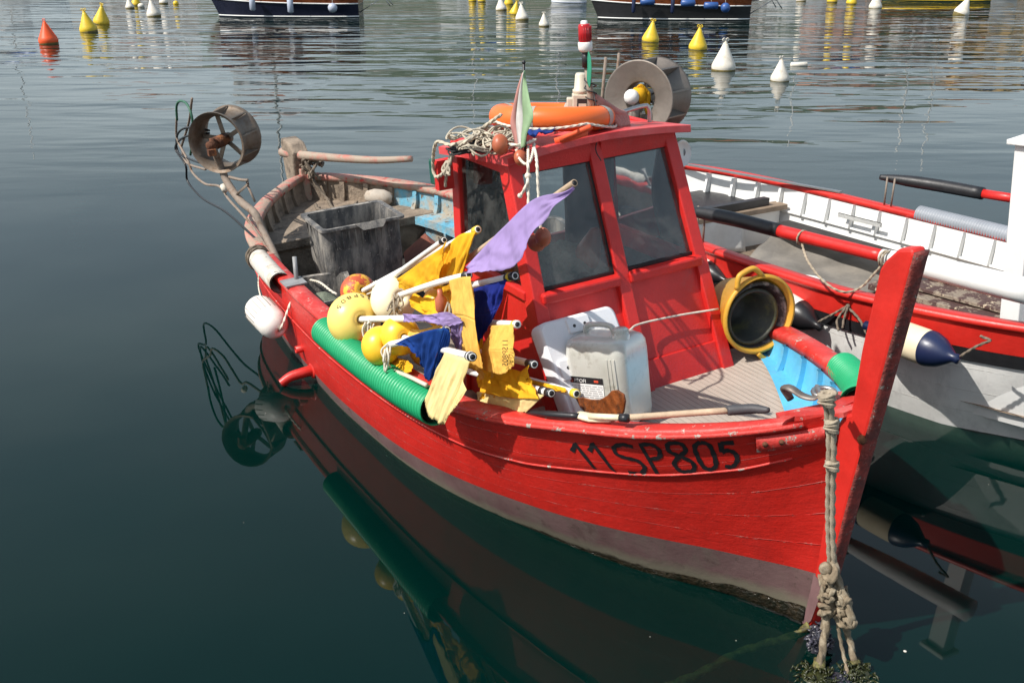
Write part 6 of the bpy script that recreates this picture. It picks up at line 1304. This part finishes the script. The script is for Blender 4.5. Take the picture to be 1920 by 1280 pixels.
# tarpaulin
T0 = [zt(1458, 428, .42), zt(1520, 440, .40), zt(1600, 462, .38), zt(1690, 490, .36)]; T1 = [zt(1420, 468, .33), zt(1500, 485, .30), zt(1590, 505, .30), zt(1672, 525, .31)]; T2_ = [zt(1385, 496, .27), zt(1460, 520, .26), zt(1550, 542, .27), zt(1620, 556, .28)]
A0, A1, A2 = smooth(T0, 8), smooth(T1, 8), smooth(T2_, 8); rows = []
for i in range(len(A0)):
    r = []
    for j in range(17):
        t = j/16; p = A0[i]*(1-t)*(1-2*t)+A1[i]*4*t*(1-t)+A2[i]*t*(2*t-1); r.append(p+V(0, 0, .03*noise.noise(Vector((i*.22, t*3, 0)))))
    rows.append(r)
m = MB(WB); m.grid(rows); tag(m.build('tarpaulin', 'tarp', solid=.01), 'stiff grey tarpaulin spread over the middle of the white boat', 'tarpaulin')
m = MB(WB); m.beam(zt(1458, 418, .50), zt(1700, 488, .50), .30, .012); m.build('shadow_gap_strip', 'dark_wood', wb)  # dark board drawn in place of the shade in the gap below the lining
# hatch boards
def board(px4, z, h, name, label, mat='hatch'):
    P_ = [zt(x, y, z) for x, y in px4]; m = MB(WB); m.prism([p-V(0, 0, h) for p in P_], V(0, 0, h)); return tag(m.build(name, mat, bevel=.006), label, 'board')
board([(1628, 531), (1872, 600), (1905, 585), (1665, 519)][::-1], .40, .05, 'hatch_board', 'largest peeling brown hatch board, lying closest to the near rail')
board([(1690, 530), (1905, 588), (1925, 560), (1760, 520)][::-1], .44, .03, 'hatch_board', 'middle peeling brown hatch board beneath the white spar')
board([(1740, 517), (1808, 535), (1835, 520), (1765, 504)][::-1], .47, .03, 'hatch_board', 'small square hatch board stacked on the middle one')
board([(1700, 488), (1930, 545), (1950, 520), (1760, 478)][::-1], .42, .03, 'hatch_board', 'worn board beyond the spar near the grey hose', 'plank2')
m = MB(WB); p = zt(1515, 527, .30); m.lathe([(.13, .0), (.135, .012), (.12, .016), (.001, .014)], p, (0, 0, 1), 28); tag(m.build('plastic_disc', 'pvc'), 'round white lid lying at the edge of the tarpaulin', 'lid')
m = MB(WB); p = zt(1835, 487, .46); m.lathe([(.001, -.11), (.05, -.08), (.06, .02), (.03, .10), (.001, .12)], p, (.9, -.4, 0), 12, sy=.45); m.tube([p, p+V(.06, -.10, .01), p+V(.14, -.16, 0)], [.03, .02, .01], 8, squash=.5); tag(m.build('work_glove', 'black'), 'black glove lying on the worn board under the grey hose', 'glove')
m = MB(WB); p = zt(1893, 492, .50); m.ball(p, .06, 14); tag(m.build('red_float', 'oarred'), 'small red ball half hidden by the white post', 'float')
# rail hardware
m = MB(WB); m.beam(V(-2.95, -(hb2(-2.95)-.03), hz2(-2.95)+.03), V(-1.05, -(hb2(-1.05)-.01), hz2(-1.05)+.03), .05, .012); m.build('rail_strip', 'steel', wb)
m = MB(WB)
for z_ in (-.10, -.155): m.beam(zt(1575, 402, .62)+V(0, .02, 0), zt(1655, 422, .62)+V(0, .02, 0), .02, .035)
m.build('wall_cleat', 'white', wb)
P_ = [WB(V(t, -(hb2(t)-.01), hz2(t)-.0)) for t in np.linspace(zt(1702, 398, .78)[0], zt(1925, 455, .78)[0], 6)]
ribbed('ribbed_hose_fender', [RB.loc(p) for p in P_], .072, 'greyhose', 'grey ribbed hose over the far rail of the white boat', pitch=.024, amp=.008)
# oars
def oar(name, pts, label, parts):
    P_ = [zt(*q) for q in pts]; t = thing(name, WB(P_[0]), label, 'oar', 'oars resting on thole pins')
    for nm, idx, rad, mat in parts:
        m = MB(WB); m.tube([P_[i] for i in idx], rad, 16, sm=5); m.build(nm, mat, t)
    return t
oar('oar', [(1298, 397, .99), (1315, 399, .99), (1380, 412, 1.0), (1462, 433, 1.0), (1462, 433, 1.0), (1560, 457, 1.01), (1658, 481, 1.02), (1654, 480, 1.02), (1780, 510, 1.03), (1935, 548, 1.04)],
    'long oar with chipped black grip, red middle and white end over the near rail', [('black_grip', (0, 1, 2, 3), [.03, .040, .052, .050, .048], 'oarblack'), ('red_shaft', (4, 5, 6), [.043, .040, .040], 'oarred'), ('white_loom', (7, 8, 9), [.045, .066, .074, .074], 'white')])
oar('oar', [(1650, 332, .98), (1672, 335, .98), (1760, 348, .98), (1843, 363, .98), (1843, 363, .98), (1925, 376, .98)], 'far oar with chipped black grip and red shaft behind the grey hose', [('black_grip', (0, 1, 2, 3), [.022, .028, .050, .052, .05], 'oarblack'), ('red_shaft', (4, 5), [.036, .036], 'oarred')])
def pins(p, h, label):
    m = MB(WB)
    for q_ in (-.035, .035): m.tube([p+V(q_, 0, 0), p+V(q_*1.1, 0, h)], .008, 8)
    return m.build('thole_pin', 'ironpost', wb)
pins(zt(1312, 452, .76), .26, ''); pins(zt(1664, 386, .76), .24, '')
sr = thing('light_line', WB(zt(1505, 458, 1.02)), 'thin pale line looped between two points of the near oar', 'line')
m = MB(WB)
a = zt(1504, 445, 1.0); b = zt(1658, 484, 1.02)
m.rope([a+V(0, 0, -.04), zt(1515, 490, .9), zt(1545, 528, .82), zt(1580, 547, .78), zt(1612, 540, .80), zt(1642, 510, .92), b+V(0, 0, -.03)], .007)
for p, r_ in ((a, .046), (b, .048), (b+V(.02, 0, 0), .049)): m.rope([p+V(.004*math.sin(t), r_*math.cos(t), r_*math.sin(t)) for t in np.linspace(0, 6.28, 12)[:-1]], .006, 3, closed=True)
m.ball(zt(1655, 497, .98), .014, 8); m.build('line', 'rope', sr)
# post at the right edge
pp_ = zt(1909, 616, .60); pt_ = WB.loc(WY(1934, 268, WB(pp_)[1]-.02)); ps = thing('white_post', WB(pp_), 'square white post with a flat cap at the right edge', 'post')
m = MB(WB); m.beam(pp_-V(0, 0, .3), pt_, .125, .125, (1, 0, 0)); m.build('post_shaft', 'white', ps, bevel=.006)
m = MB(WB); dd = nrm(pt_-pp_); m.beam(pt_, pt_+dd*.03, .19, .19, (1, 0, 0)); m.build('post_cap', 'white', ps, bevel=.005)
# fenders between the boats
def fender2(c, axv, L, r, body, end, label, ropes):
    axv = nrm(axv); t = thing('boat_fender', WB(c), label, 'fender', 'fenders between the two boats')
    m = MB(WB); m.lathe([(r*.97, -L), (r, -L*.7), (r, L*.7), (r*.97, L)], c, axv, 28); m.build('fender_body', body, t)
    for sg in (1, -1): m = MB(WB); m.lathe([(r*1.005, L*.96), (r*1.0, L+.02), (r*.82, L+.08), (r*.45, L+.14), (r*.25, L+.17), (r*.28, L+.20), (.001, L+.21)], c, axv*sg, 28); m.build('fender_end', end, t)
    m = MB(WB)
    for r_ in ropes: m.rope(r_, .007)
    m.build('rope', 'rope_d', t); return t
def nr(x, y, b): return WB.B(x, y, b)
c3 = nr(1706, 640, 1.13); fender2(c3, nr(1758, 659, 1.13)-c3, .13, .108, 'creamfender', 'navyv', 'cream fender with navy ends hanging behind the stem', [[nr(1800, 668, 1.13), nr(1830, 650, 1.12), nr(1858, 638, 1.10)], [nr(1858, 638, 1.1), nr(1846, 633, 1.1), nr(1838, 630, 1.1)], [nr(1632, 640, 1.13), nr(1612, 600, 1.1), nr(1592, 578, 1.08)]])
c1 = nr(1468, 570, 1.12); fender2(c1, nr(1500, 590, 1.12)-c1, .15, .10, 'fender', 'blackv', 'white fender with black ends half hidden by the yellow tub', [[nr(1525, 608, 1.12), nr(1560, 590, 1.1), nr(1588, 574, 1.08)], [nr(1588, 574, 1.09), nr(1570, 600, 1.12), nr(1572, 620, 1.14)], [nr(1590, 574, 1.09), nr(1582, 600, 1.12), nr(1580, 615, 1.14)]])
c0_ = nr(1312, 500, 1.10); fender2(c0_, nr(1340, 515, 1.10)-c0_, .10, .085, 'fender', 'blackv', 'white fender with black ends just right of the wheelhouse corner', [])
m = MB(WB); m.ball(nr(1590, 574, 1.085), .016, 8); m.build('rope_knot', 'rope_d', wb)
# vehicles of reflection: nothing else
